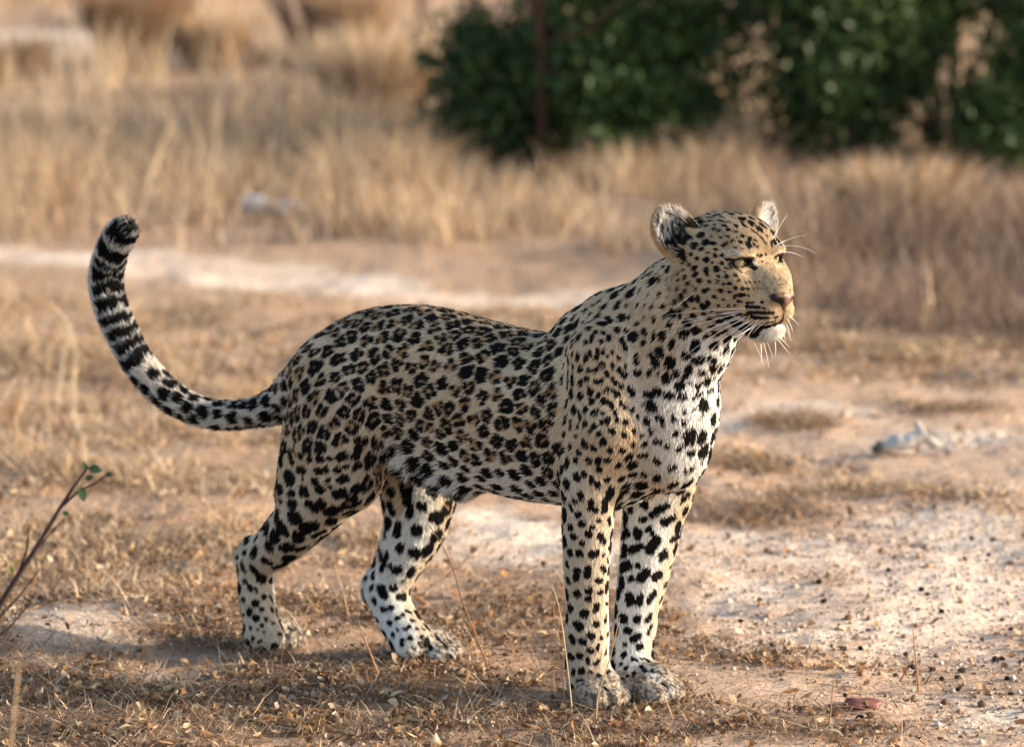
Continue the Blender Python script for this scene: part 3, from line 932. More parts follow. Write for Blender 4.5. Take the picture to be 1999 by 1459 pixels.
# marks traced from the animal's own pattern, as short thick strokes lying on the skin
MARKS = []  # also takes the painted shade strokes between the toes
def surf(px, py):
    d = ray(px, py)
    r = BT.ray_cast(Vector(CAM), Vector(nrm(d)))
    return None if r[0] is None else np.array(r[0])
def marks(txt, ox, oy, sc, wmul=1.0):
    for t in txt.split(';'):
        if not t.strip():
            continue
        x, y, ln, w, an = [float(v) for v in t.split(',')]
        x, y, ln, w = ox + x / sc, oy + y / sc, ln / sc, w / sc * wmul
        hl = max(ln - w, 0) / 2
        c = surf(x, y)
        if c is None:
            continue
        dx, dy = math.cos(R(an)) * hl, -math.sin(R(an)) * hl
        a, b = surf(x + dx, y + dy), surf(x - dx, y - dy)
        a = c if a is None or np.linalg.norm(a - c) > 0.05 else a
        b = c if b is None or np.linalg.norm(b - c) > 0.05 else b
        MARKS.append((a, c, b, w / 2 * mpp(c)))
HEAD = "585,220,50,20,0;587,246,70,22,-8;670,218,50,18,-5;685,240,60,16,-5;765,235,45,20,-15;678,265,48,20,0;595,303,55,22,10;655,298,45,18,15;350,362,110,36,-10;450,408,150,50,-5;385,425,110,40,-20;715,290,25,20,0;755,262,50,18,-10;783,298,45,22,-10;800,272,45,18,0;850,240,40,14,-15;710,318,24,30,70;740,330,30,30,30;812,325,40,28,20;865,298,40,26,-20;865,340,40,20,-20;905,275,40,18,-20;925,300,50,18,-30;690,372,32,24,10;757,377,22,20,0;808,372,34,20,5;915,372,40,30,-20;870,380,20,15,0;960,390,26,40,0;785,430,60,28,30;840,408,40,26,30;895,413,36,30,40;955,432,70,40,-65;990,430,40,20,-60;865,455,30,24,-20;910,460,22,18,0;703,420,46,32,10;620,462,46,34,30;665,485,24,18,0;720,463,34,24,-10;718,507,36,32,30;768,505,40,34,-50;545,497,40,32,10;590,525,40,28,20;652,537,54,38,30;698,557,20,16,0;763,562,32,28,30;1015,450,30,18,-60;1040,510,40,24,50;1075,500,30,20,-50;1015,505,24,22,0;1000,400,40,18,-40;1040,380,40,18,-40;1070,420,34,20,-30;980,330,40,16,-40;1010,350,40,16,-40;1080,370,30,16,-40;1115,430,50,20,-70;1050,550,18,14,0;1080,568,14,12,0;1110,530,16,10,-40;535,570,40,28,50;570,595,60,34,35;490,555,36,20,60;460,630,40,26,60;495,610,30,20,60;575,640,60,34,40;655,610,50,36,15;660,638,40,30,0;728,602,52,44,-60;790,598,22,22,0;825,600,22,18,0;786,625,18,18,0;800,655,36,30,10;862,650,30,24,10;740,655,34,16,-30;505,660,44,28,60;418,660,46,20,80;460,680,36,24,40;605,685,54,34,-25;680,695,34,30,-40;735,693,34,26,-40;775,712,30,22,-20;818,708,40,24,10;885,688,30,22,30;525,705,40,26,20;455,742,40,34,60;505,755,48,34,35;580,748,30,26,40;560,725,24,18,20;640,760,44,34,0;670,748,36,22,0;760,757,40,26,-20;818,765,36,22,-10;862,740,36,26,-20;910,742,40,24,25;950,744,26,20,40;595,818,62,44,50;668,845,50,42,-10;712,800,50,22,0;775,820,30,20,0;742,862,26,22,0;812,862,30,22,-10;855,800,44,26,30;893,790,30,28,60;922,788,30,22,30;955,795,24,16,10;510,855,66,54,10;880,832,26,26,0;905,838,20,16,0;858,860,24,20,0;570,882,30,14,0;965,700,24,18,30;935,705,20,16,30;1000,700,18,14,20;1030,690,14,12,0;990,745,18,14,30;1020,740,14,10,0;965,842,70,17,-3;1052,840,30,18,-20;985,872,120,24,-4;1060,880,30,14,0;1045,915,190,24,-1;965,915,60,30,0;1075,950,190,18,4;1095,980,120,15,12;1000,945,80,22,0;830,952,130,86,-30;890,995,190,96,-35;950,1045,150,70,-25;1040,1030,150,28,18;900,935,100,40,-10;1040,1015,120,34,18;1150,995,60,20,35;1080,1010,90,26,15;1120,1000,70,20,25;1010,1062,60,30,30;1203,925,70,10,80;1184,975,50,16,60;470,920,90,34,80;435,830,60,40,80;560,935,60,40,10;640,920,50,26,10;690,900,40,20,0;745,920,60,28,0;580,1040,90,60,20;490,1060,100,70,30;700,1010,70,30,20;650,1080,60,30,30;720,1060,80,60,-50;835,536,110,17,-4;930,545,40,24,-30;960,570,80,44,-30;990,592,60,34,-35;868,605,110,9,-33;345,590,40,30,60;316,530,50,22,60;320,680,70,26,80;300,570,50,24,60;270,535,40,36,50;240,590,40,24,80;255,640,30,40,0;298,640,30,24,60;215,660,40,36,60;205,570,50,24,60;120,640,40,30,60;160,670,30,30,60;185,750,40,30,80;235,790,40,20,70;318,790,60,24,80;380,805,34,20,80;350,870,50,36,60;270,870,34,36,60;220,855,30,24,60;165,860,44,32,80;90,865,50,30,80;110,945,40,28,80;165,985,36,32,0;212,950,40,16,80;283,960,54,28,80;358,942,34,28,40;390,1000,60,36,70;375,690,60,16,-80;395,745,50,16,-75"
NECK = "915,490,70,50,60;985,515,80,44,-20;1075,512,80,44,-20;1025,500,40,40,0;820,530,100,60,60;830,415,70,36,75;720,365,70,24,80;660,345,50,44,20;660,410,44,36,30;700,490,34,40,90;610,515,80,32,85;615,600,60,44,-30;690,600,50,32,80;855,600,56,40,50;745,600,24,20,80;910,620,50,28,10;940,660,24,24,0;990,680,40,40,60;1020,590,60,30,-30;1090,625,40,20,70;1070,705,70,34,35;1000,725,60,26,15;965,745,30,30,0;895,745,70,40,5;815,735,90,40,-15;740,715,60,56,-30;690,735,60,40,0;665,725,40,36,0;570,700,60,34,-60;590,725,40,30,50;520,400,50,36,-60;540,440,50,30,-60;550,335,40,32,10;500,500,34,30,20;535,605,34,40,60;840,880,50,30,-60;770,895,70,26,-80;675,893,50,44,0;740,870,40,26,70;905,835,40,20,-50;900,905,36,30,40;850,970,36,36,0;965,820,30,20,30;1010,870,50,16,40;1060,820,40,16,70;700,960,30,40,60;740,1022,66,36,-15;800,1048,46,32,10;885,1060,80,26,25;950,1090,70,36,20;650,1105,80,32,10;740,1145,60,44,-20;830,1180,70,36,40;935,1195,90,34,25;1010,1155,30,20,60;735,1250,70,40,50;660,1225,60,44,-10;585,1230,56,50,40;520,1250,56,48,20;830,1290,90,32,35;910,1360,80,36,50;980,1265,60,20,70;500,1380,90,50,45;770,1430,110,34,25;640,985,40,24,70;660,1035,40,36,0;590,1040,36,30,0;590,955,34,34,0;530,980,30,40,60;540,905,36,36,0;490,885,34,36,0;480,840,30,30,0;515,785,34,30,0;545,810,34,30,60;585,830,44,30,70;620,865,44,24,70;520,1075,50,44,0;500,1165,50,46,0;430,1140,40,36,60;450,1080,44,40,0;405,1025,70,44,60;345,1060,56,40,-60;290,1035,70,54,-60;255,1090,50,36,-50;235,1140,54,44,-50;315,1140,56,44,60;375,1140,70,30,70;385,1195,40,36,0;240,1240,70,50,-60;285,1225,50,34,-60;330,1260,60,28,80;370,1290,60,36,-70;430,1255,54,44,-20;460,960,50,40,-30;430,895,60,34,65;395,900,30,26,60;380,975,44,32,50;350,930,44,36,0;325,960,40,32,0;350,845,60,40,20;400,850,34,26,60;295,825,44,38,0;335,770,50,36,-30;295,915,54,34,-60;250,925,44,30,70;260,860,80,28,-80;205,920,80,30,85;205,1050,50,40,0;240,985,40,30,20;410,775,44,44,0;455,795,50,30,-70;375,735,50,26,70;265,735,60,44,60;325,710,60,50,40;430,700,40,28,70;465,710,36,26,0;490,735,40,34,0;410,715,24,20,0;265,660,50,44,-10;305,632,40,36,0;365,650,50,34,-60;395,645,44,26,80;425,605,50,28,-60;460,630,34,26,0;480,660,36,26,-40;515,680,40,34,0;265,575,54,44,30;318,578,30,26,0;360,575,50,22,50;400,545,50,34,-60;460,550,40,30,-40;500,578,26,34,80;540,555,40,24,70;250,495,60,32,80;300,505,60,30,80;325,480,50,26,80;365,500,50,28,80;402,470,46,24,80;430,495,30,24,60;457,470,30,24,0;215,485,40,24,80;220,555,50,26,80;368,460,36,26,80;295,410,40,34,60;255,375,60,34,80;215,420,60,28,80;335,385,60,24,80;360,345,40,30,80;405,350,40,26,80;390,405,40,28,80;440,380,50,28,80;240,300,80,34,75;290,285,40,26,80;315,325,50,34,60;295,215,50,40,40;325,235,40,26,80;375,250,60,40,-70;440,270,70,36,-70;490,330,50,44,60;410,190,60,40,40;385,150,40,24,60;350,180,40,24,40;225,255,60,30,60;190,600,80,22,85;190,660,80,22,85;160,560,50,22,85;150,640,80,22,85;180,790,60,22,85;170,890,60,22,85;165,980,60,22,85"
FORE = "245,140,60,44,-60;210,172,44,34,-40;300,190,80,34,80;325,220,44,34,0;380,195,110,44,85;405,285,60,32,-75;230,248,54,44,40;190,205,60,26,-70;255,300,50,36,10;185,320,44,44,90;345,282,36,28,0;290,360,54,38,-75;310,320,34,30,0;205,375,56,46,0;250,412,40,34,0;365,385,84,42,-60;183,465,56,46,-50;238,470,60,50,-40;318,472,70,50,0;370,480,30,24,0;170,530,50,36,-70;220,590,90,44,85;282,575,80,46,85;372,560,60,36,-50;395,505,40,24,-60;175,622,60,36,-60;348,625,60,34,-10;225,700,60,54,0;288,680,54,46,0;285,728,44,38,0;355,692,46,34,0;185,780,62,54,20;330,780,70,38,75;388,755,36,28,0;265,812,64,54,0;230,880,70,54,-40;385,842,60,30,80;330,872,54,44,-30;195,955,74,50,-60;255,975,56,42,-40;300,940,56,44,-30;360,950,40,26,-70;395,930,50,26,75;240,1052,46,44,0;190,1058,60,44,-40;300,1022,44,36,-40;340,1003,50,26,80;285,1080,46,28,-70;330,1100,36,28,0;385,1030,44,20,75;205,1145,54,28,75;250,1140,50,36,40;345,1080,30,30,0;165,1175,50,26,75;300,1143,34,26,10;345,1165,36,26,-20;195,1230,36,36,0;400,1145,44,26,30;240,1195,50,20,15;155,860,110,26,-70;150,620,90,28,-75;140,480,90,24,85;130,380,80,20,85;500,360,90,60,30;690,225,140,40,35;740,280,110,54,20;630,330,50,26,45;600,275,60,34,20;650,350,40,20,60;655,420,130,54,60;558,440,110,44,25;455,480,50,36,30;495,545,110,70,15;570,540,40,36,60;715,480,80,60,30;780,385,80,40,20;755,540,50,34,60;600,595,100,56,50;680,600,80,60,25;530,615,52,44,20;725,645,56,34,50;458,700,50,70,0;525,730,90,58,-80;578,735,80,46,75;645,720,100,40,60;700,730,60,30,60;485,840,54,70,0;565,842,60,46,75;630,840,70,36,55;510,910,56,44,0;555,950,80,46,35;580,1000,54,40,40;635,900,70,28,70;497,990,36,26,0;490,1050,50,40,60;550,1075,50,26,-20;595,1070,30,20,0;625,1085,40,24,-50;475,1100,30,22,0;500,1125,40,30,0;545,1160,44,28,70;600,1130,60,24,-50;650,1140,30,18,-60;510,1170,30,22,0;480,1185,30,24,0;800,450,50,30,50;840,150,90,44,45;770,70,80,40,30"
HIND = "400,50,120,50,-70;470,40,110,46,-75;530,30,60,40,0;585,55,60,40,50;650,50,70,56,0;710,50,50,34,0;785,35,90,60,30;865,40,70,40,0;535,115,90,44,-5;545,165,50,44,0;465,170,110,76,-60;640,125,70,46,0;690,120,50,44,60;755,118,60,50,0;810,98,50,36,0;880,95,80,44,30;620,188,70,44,-10;700,185,40,30,0;790,178,90,56,25;395,230,110,64,-60;370,120,90,46,70;475,270,70,48,-10;550,250,100,76,-15;650,240,80,60,20;710,225,40,34,0;770,265,110,66,15;875,235,90,60,30;405,310,54,44,-60;480,328,90,56,0;585,330,80,60,30;640,340,130,60,45;355,370,100,56,-60;495,415,120,100,-10;290,370,70,50,-40;730,370,140,80,25;235,475,90,44,65;325,490,110,50,75;415,480,130,80,-55;580,475,150,80,25;645,510,110,50,30;195,550,90,44,-70;260,545,60,30,60;335,590,90,64,-50;445,600,120,76,15;535,605,100,56,25;185,635,50,30,-40;245,630,90,50,60;320,685,90,54,-30;175,720,90,36,-70;245,740,90,50,-60;405,710,120,54,20;285,790,90,66,-60;345,800,60,50,0;185,810,50,40,0;215,850,60,34,-60;250,860,40,20,-60;140,660,40,26,0;140,610,36,26,0;135,740,50,24,80;135,830,60,22,80;250,945,56,46,60;175,925,44,30,-40;305,910,44,34,0;345,920,60,22,-60;215,1000,60,36,70;290,985,40,32,0;350,985,50,24,-60;255,1040,54,38,50;180,1020,30,24,0;315,1045,30,26,0;220,1100,36,32,0;290,1082,34,24,0;360,1070,40,22,0;265,1112,24,18,0;395,1050,36,12,-60;235,1165,44,22,65;275,1185,40,20,40;300,1125,30,16,0;400,1140,40,20,0;290,440,60,40,70;310,270,70,40,-80;1090,360,110,60,-70;1190,300,110,60,-80;1205,380,100,44,80;1280,345,80,54,-50;1030,400,90,40,80;1370,415,120,80,-30;1130,490,120,54,75;1055,520,56,34,85;1250,495,90,70,-50;1370,530,110,70,30;1025,635,100,44,-75;1050,690,140,34,70;1145,605,80,50,75;1240,635,90,76,-30;1325,670,80,50,55;1085,715,50,38,0;1125,740,80,56,30;1210,755,90,50,60;980,770,60,36,80;935,790,50,34,0;1160,805,30,24,0;1240,800,56,36,60;1105,850,64,54,10;1035,875,100,54,-65;970,850,50,26,60;1155,905,80,50,-10;920,875,60,46,-60;985,930,60,40,-60;1045,985,50,40,0;1085,978,50,34,-20;960,990,60,26,-60;1080,1068,44,40,0;1130,1040,44,26,0;1160,1018,30,24,0;1195,1000,50,18,-20;1005,1045,50,30,-60;1190,1100,60,28,30;1220,1055,44,18,-10;1245,1105,30,20,0;1130,1115,24,18,0;1100,1140,40,28,-60;1205,1162,40,28,30;1275,1155,36,22,10;1290,1110,30,14,-20;1155,1190,60,28,85;1270,1190,40,20,0;1230,1222,30,24,0;1275,1220,30,24,0;1195,1255,30,22,0;1335,1230,40,20,40;1260,1250,20,16,0;1310,1250,30,20,0"
# pale patches round the eyes come first
marks('815,488,130,46,12;880,500,60,26,20;1006,562,64,26,-42;915,648,80,22,-25;600,960,90,44,20', 1200, 360, 3.648)
NWHITE = len(MARKS)
marks(HEAD, 1200, 360, 3.648, 1.18)
# shade in the clefts between the toes, painted as black strokes
for hpt, fdir, ln in ((ground_at(1151, 1377), nrm(F - .1 * L), .0195), (ground_at(1252, 1371), nrm(F + .12 * L), .0195), (hp, nrm(F - .05 * L), .0165), (ground_at(828, 1286), nrm(F + .02 * L), .0165)):
    ld = np.array([-fdir[1], fdir[0], 0])
    for i in (-1, 0, 1):
        q = hpt + i * ln * ld
        MARKS.append((q + .030 * fdir + .047 * U, q + .050 * fdir + .036 * U, q + .068 * fdir + .010 * U, .0030))
marks(NECK, 1050, 540, 3.1725, 1.2)
marks(FORE, 1050, 920, 2.9175, 1.06)
marks(HIND, 420, 880, 3.171, 1.12)
PAWW = wr('paw')
HEADW = wr('head', 'muzzle', 'jaw', 'chin')
# the rest of the pattern: centres spread evenly over the skin
occupied = np.array([c for m in MARKS for c in (m[0], m[1], m[2])])
orad = np.array([m[3] for m in MARKS for _ in range(3)])
order = rng.permutation(len(BV))[:80000]
CEN, CSP, CV = [], [], []
okd = kdtree.KDTree(len(occupied))
for i, c in enumerate(occupied):
    okd.insert(c, i)
okd.balance()
acc = np.zeros((6000, 3)); accs = np.zeros(6000); na = 0
for v in order:
    P_, s_ = BV[v], A_SP[v]
    if EARW[v] > .4 or A_TS[v] < .26 or A_LEN[v] < .002:
        continue
    if PAWW[v] > .4 or HEADW[v] > .45 and PH[v, 0] > -.012 and (PH[v, 2] < .020 or W[v, RN.index('muzzle')] > .25):
        continue
    c, i, d = okd.find(P_)
    if d < orad[i] + s_ * .46:
        continue
    if na and (np.einsum('ij,ij->i', acc[:na] - P_, acc[:na] - P_) < (0.5 * (accs[:na] + s_) * .83) ** 2).any():
        continue
    acc[na] = P_; accs[na] = s_; CV.append(v); na += 1
CEN = acc[:na]; CSP = accs[:na]
CV = np.array(CV)
# even the centres out over the skin; the traced marks stay where they are
sub_ = rng.permutation(len(BV))[:70000]
sub_ = sub_[(EARW[sub_] < .4) & (PAWW[sub_] < .4) & (A_TS[sub_] > .22) & ~((HEADW[sub_] > .3) & (PH[sub_, 0] > -.015) & (PH[sub_, 2] < .022))]
vkd = kdtree.KDTree(len(sub_))
for i, v in enumerate(sub_):
    vkd.insert(BV[v], int(v))
vkd.balance()
mk = np.array([m[1] for m in MARKS])
for it in range(10):
    k2 = kdtree.KDTree(na + len(mk))
    for i in range(na):
        k2.insert(CEN[i], i)
    for i in range(len(mk)):
        k2.insert(mk[i], na + i)
    k2.balance()
    own = np.array([k2.find(p)[1] for p in BV[sub_].tolist()])
    s0 = np.bincount(own, minlength=na + len(mk)).astype(float)
    cen = np.stack([np.bincount(own, weights=BV[sub_][:, k], minlength=na + len(mk)) for k in range(3)], 1) / np.maximum(s0, 1)[:, None]
    for i in range(na):
        if s0[i] > 3:
            co, vi, d = vkd.find(cen[i])
            CV[i] = vi; CEN[i] = BV[vi]
print('marks', len(MARKS), 'random centres', na, round(time.time() - T0, 1))
ckd = kdtree.KDTree(na)
for i in range(na):
    ckd.insert(CEN[i], i)
ckd.balance()
CN = BN[CV]; CT = nrows(FL[CV] - CN * np.einsum('ij,ij->i', FL[CV], CN)[:, None]); CB = np.cross(CN, CT)
# on the flank the rosettes slant down and back
CROS = (A_ROS[CV] > rng.random(na) * .5 + .12) & (WHITE[CV] < rng.uniform(.15, .65, na))
CPH = rng.random(na) * 6.28
CK = rng.integers(3, 5, na)
CSZ = rng.uniform(.85, 1.12, na) * (1 + .20 * (wr('tail')[CV] > .5))
CEL = rng.uniform(1.0, 1.35, na)
# every rosette: three to five blots set round a brown heart
CK = rng.integers(3, 6, na)
BLA = CPH[:, None] + (np.arange(5)[None, :] + rng.uniform(-.22, .22, (na, 5))) * (2 * math.pi / CK[:, None])
BLR = rng.uniform(.26, .38, (na, 5))
BLS = rng.uniform(.205, .285, (na, 5)) * (np.arange(5)[None, :] < CK[:, None])
BLX, BLY = BLR * np.cos(BLA), BLR * np.sin(BLA)
BLACK = np.array([.0070, .0060, .0055]); TAN = np.array([.535, .385, .225]); PALE = np.array([.75, .645, .50])
WHT = np.array([.86, .84, .80]); ROS = np.array([.37, .195, .075]); GOLD = np.array([.55, .33, .145])

def coat(X, at):
    """colour of the hair rooted at X; at = interpolated attributes"""
    n = len(X)
    white, ros, sp, ts, headw, muz, pawd, ear_in, ear_r, earw, chinw, back_ = at.T[:12]
    nz = fbm(X, 22, 3)
    nf = vnoise(X, 240)
    base = TAN + (PALE - TAN) * np.clip(.46 + .7 * (nz - .5) - .22 * headw - .35 * muz, 0, 1)[:, None]
    base = base + (WHT - base) * np.clip(white, 0, 1)[:, None]
    base = base * (1 - .28 * back_[:, None]) * (1 - .14 * headw[:, None]) * (1 - .22 * pawd[:, None])
    # face: golden bridge, greyer muzzle top
    base = base + (np.array([.31, .225, .145]) - base) * (.72 * muz * sstep(.3, .6, fbm(X, 60, 2)))[:, None]
    col = base.copy()
    # random spots and rosettes
    near = np.empty((n, 2), int); dn = np.empty((n, 2))
    fn = ckd.find_n
    for k, x in enumerate(X.tolist()):
        r = fn(x, 2)
        near[k, 0] = r[0][1]; near[k, 1] = r[1][1]; dn[k, 0] = r[0][2]; dn[k, 1] = r[1][2]
    c1, c2 = CEN[near[:, 0]], CEN[near[:, 1]]
    e = (dn[:, 1] ** 2 - dn[:, 0] ** 2) / (2 * np.maximum(np.linalg.norm(c2 - c1, axis=1), 1e-4))
    q = X - c1
    i1 = near[:, 0]
    x = np.einsum('ij,ij->i', q, CT[i1]); y = np.einsum('ij,ij->i', q, CB[i1])
    x = x / CEL[i1]
    wob = (vnoise(X, 120) - .5)
    r = np.sqrt(x * x + y * y) / (CSP[i1] * CSZ[i1]) * (1 + .5 * wob)
    th = np.arctan2(y, x) + 1.2 * (vnoise(X + 5, 90) - .5)
    isr = CROS[i1]
    gap = e > (.0022 + .0016 * (vnoise(X + 9, 150)))
    k_ = (CSP * CSZ)[i1]
    xn, yn = x / k_ + .10 * (vnoise(X + 3, 140) - .5), y / k_ + .10 * (vnoise(X + 6, 140) - .5)
    ring = np.zeros(n, bool)
    for j in range(5):
        dx, dy = xn - BLX[i1, j], yn - BLY[i1, j]
        ring |= dx * dx + dy * dy < (BLS[i1, j] * (1 + .4 * wob)) ** 2
    ring &= isr & (e > .0016)
    solid = (~isr) & (r < .39) & (e > .0012)
    core = isr & (e > .0016) & (r < .38) & ~ring
    free = ts > .25
    col[core & free] = (base * .25 + ROS * .75)[core & free]
    col[(solid | ring) & free] = BLACK
    # rings of the tail
    tn = ts + .020 * (vnoise(X, 60) - .5) + .006 * (nf - .5)
    rings = np.zeros(n, bool)
    for a, b in ((-.023, .019), (.028, .052), (.057, .071), (.075, .098), (.102, .122), (.127, .151), (.157, .174), (.180, .202), (.208, .228), (.234, .257)):
        rings |= (tn > a) & (tn < b)
    rings &= ~((white > .98) & (nf < .3))
    tl = (ts < .265)
    side = at[:, 12]
    rings &= (side + .5 * (vnoise(X, 60) - .5)) > -.84
    col[tl & rings] = BLACK
    rings &= ~((tn < -.004) & (nf > .56))
    col[tl & ~rings] = WHT * .74
    # traced marks and the painted shade of the toe clefts
    o = np.argsort(X[:, 0]); xs = X[o, 0]
    jit = 1 + .35 * (vnoise(X, 330) - .5) + .25 * wob
    hit = np.zeros(n, bool); pale = np.zeros(n, bool)
    for mi, (a, c, b, rad) in enumerate(MARKS):
        lo = min(a[0], b[0], c[0]) - rad * 1.5; hi = max(a[0], b[0], c[0]) + rad * 1.5
        sl = o[np.searchsorted(xs, lo):np.searchsorted(xs, hi)]
        if not len(sl):
            continue
        Y = X[sl]
        best = np.full(len(sl), 9.0)
        for u, v in ((a, c), (c, b)):
            ab = v - u
            t = np.clip((Y - u) @ ab / max(ab @ ab, 1e-10), 0, 1)
            best = np.minimum(best, np.linalg.norm(Y - u - t[:, None] * ab, axis=1))
        (pale if mi < NWHITE else hit)[sl] |= best < rad * jit[sl]
    fleck = muz * (vnoise(X, 430) > .74)
    col = col * (1 - .55 * fleck[:, None])
    pk = .62 * pale * sstep(.25, .6, vnoise(X, 380))
    col = col + (WHT * .9 - col) * pk[:, None]
    col[hit & ((earw < .5) | (ear_in > .5))] = BLACK
    # paws: grey mottling on the toes
    m = pawd * sstep(.40, .66, fbm(X, 230, 2)) * .8
    col = col + (BLACK * 5 - col) * m[:, None]
    # ears: tan rim, grey-white inside with a dark floor, black backs
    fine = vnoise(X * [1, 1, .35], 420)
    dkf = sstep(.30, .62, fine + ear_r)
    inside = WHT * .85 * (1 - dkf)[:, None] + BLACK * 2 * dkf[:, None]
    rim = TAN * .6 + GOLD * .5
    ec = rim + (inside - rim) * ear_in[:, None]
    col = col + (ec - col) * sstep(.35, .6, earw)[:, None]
    col = col + (WHT * .66 - col) * (.75 * chinw * (~hit) * sstep(.3, .5, vnoise(X, 130)))[:, None]
    return col
back_w = wr('torso') * sstep(.55, .95, BN[:, 2])
tail_side = np.where(wr('tail') > .3, np.einsum('ij,ij->i', BN, np.cross(np.array([0, 1.0, 0]), nrows(FL))), 0)
ATT = np.stack([WHITE, A_ROS, A_SP, A_TS, wr('head', 'jaw'), wr('muzzle'), wr('paw'), EARIN, EARR, EARW, wr('chin'), back_w, tail_side], 1)

# skin (seen between the hairs)
skin_c = coat(BV, ATT)
# bare lids and lips
rim = sstep(1.62, 1.38, EYED)
skin_c = skin_c * (1 - rim[:, None]) + BLACK * 1.5 * rim[:, None]
vcol(body_me, 'coat', skin_c)
skin_mat, nt, bs = mat('leopard_skin', 0.75, 'coat', spec=0.15)
leo = obj('leopard', body_me, skin_mat)
tag(leo, 'spotted leopard standing on the sand with its tail curled up, looking right', 'leopard')
print('skin', round(time.time() - T0, 1))

# ------------------------------------------------------------------ fur
NF = 430000
tri = np.concatenate([BQ[:, [0, 1, 2]], BQ[:, [0, 2, 3]]])
v0, v1, v2 = BV[tri[:, 0]], BV[tri[:, 1]], BV[tri[:, 2]]
area = 0.5 * np.linalg.norm(np.cross(v1 - v0, v2 - v0), axis=1)
# hair sits denser where it is fine; sparser on the far side that faces away
dens = A_DEN[tri].mean(1) * (A_LEN[tri].mean(1) > .0012)
wgt = area * dens
print('skin area', area.sum())
pick = np.searchsorted(np.cumsum(wgt) / wgt.sum(), rng.random(NF))
pick = np.minimum(pick, len(tri) - 1)
u1, u2 = rng.random(NF), rng.random(NF)
fl = u1 + u2 > 1
u1[fl], u2[fl] = 1 - u1[fl], 1 - u2[fl]
bw = np.stack([1 - u1 - u2, u1, u2], 1)
tp = tri[pick]
lerp = lambda A: (A[tp] * (bw[:, :, None] if A.ndim == 2 else bw)).sum(1)
RT = lerp(BV); NN = nrows(lerp(BN)); TT = lerp(FL)
TT = nrows(TT - NN * np.einsum('ij,ij->i', TT, NN)[:, None] + 1e-6)
BB = np.cross(NN, TT)
LEN = lerp(A_LEN) * rng.uniform(.65, 1.2, NF)
LIFT = lerp(A_LIFT) * rng.uniform(.7, 1.3, NF)
ATS = lerp(ATT)
DEN = lerp(A_DEN)
# direction varies in soft locks
sw = (fbm(RT, 45, 2) - .5) * 1.1 + rng.normal(0, .22, NF)
DIR = TT * np.cos(sw)[:, None] + BB * np.sin(sw)[:, None]
ei = ATS[:, 7] > .5
LEN[ei] *= rng.uniform(.8, 2.0, ei.sum())
LIFT[ei] *= 1.3
# what shows of a hair is its outer half: take the pattern from there
fur_c = coat(RT + DIR * (LEN * rng.uniform(.35, .75, NF))[:, None], ATS)
fur_c = fur_c * (rng.uniform(.76, 1.14, NF) * np.where(rng.random(NF) < .10, .6, 1))[:, None]
NP_ = 4
ss = np.linspace(0, 1, NP_)
POS = np.empty((NF, NP_, 3), np.float32)
for k, s_ in enumerate(ss):
    up = LIFT * s_ * (1 - .45 * s_)
    POS[:, k] = RT + LEN[:, None] * (DIR * (s_ * np.sqrt(np.maximum(1 - LIFT ** 2 * .6, .1)))[:, None] + NN * up[:, None]) - NN * .0006 * (1 - s_) - U * (LEN * s_ * s_ * LEN * 4)[:, None]
RAD = np.empty((NF, NP_), np.float32)
rr0 = np.clip(.00054 - .00011 * (DEN - 1), .00030, .00056)
for k, s_ in enumerate(ss):
    RAD[:, k] = rr0 * (1 - .72 * s_ ** 1.6)
hc = bpy.data.hair_curves.new('fur')
hc.add_curves([NP_] * NF)
hc.attributes['position'].data.foreach_set('vector', POS.ravel())
ra = hc.attributes.new('radius', 'FLOAT', 'POINT')
ra.data.foreach_set('value', RAD.ravel())
ca = hc.attributes.new('coat', 'FLOAT_COLOR', 'CURVE')
cc = np.ones((NF, 4), np.float32); cc[:, :3] = fur_c
ca.data.foreach_set('color', cc.ravel())
fur_mat, nt, bs = mat('leopard_fur', 0.65, 'coat', spec=0.10)
fur = obj('fur', hc, fur_mat, leo)
print('fur', round(time.time() - T0, 1))
# ------------------------------------------------------------------ eyes, nose, whiskers
def sphere_mesh(name, c, r, nu=40, nv=28):
    V = []
    for j in range(nv + 1):
        t = math.pi * j / nv
        for i in range(nu):
            a = 2 * math.pi * i / nu
            V.append((math.sin(t) * math.cos(a), math.sin(t) * math.sin(a), math.cos(t)))
    V = np.array(V) * r + c
    Q = [[j * nu + i, (j + 1) * nu + i, (j + 1) * nu + (i + 1) % nu, j * nu + (i + 1) % nu] for j in range(nv) for i in range(nu)]
    return V, np.array(Q)
eye_mat, nt, bs = mat('eye', 0.06, 'iris', spec=0.6)
for e, ed in zip(EYES, EYEDIR):
    V, Q = sphere_mesh('eye', e, EYER)
    gaze = nrm(HF * .80 + np.array([.20, 0, 0]) + .20 * U)
    a = np.degrees(np.arccos(np.clip((V - e) / EYER @ gaze, -1, 1)))
    ir = np.array([.24, .225, .125]); C = np.tile(ir, (len(V), 1))
    C = C * (1 + .35 * (vnoise(V, 900) - .5))[:, None]
    C = C + (np.array([.30, .265, .15]) - C) * sstep(16, 22, a)[:, None] * (1 - sstep(26, 34, a))[:, None]
    C[a < 15] = .004
    C = C * (1 - sstep(58, 72, a))[:, None] + .012
    m = mesh_np('eye', V, [Q]); vcol(m, 'iris', C)
    obj('eye', m, eye_mat, leo)

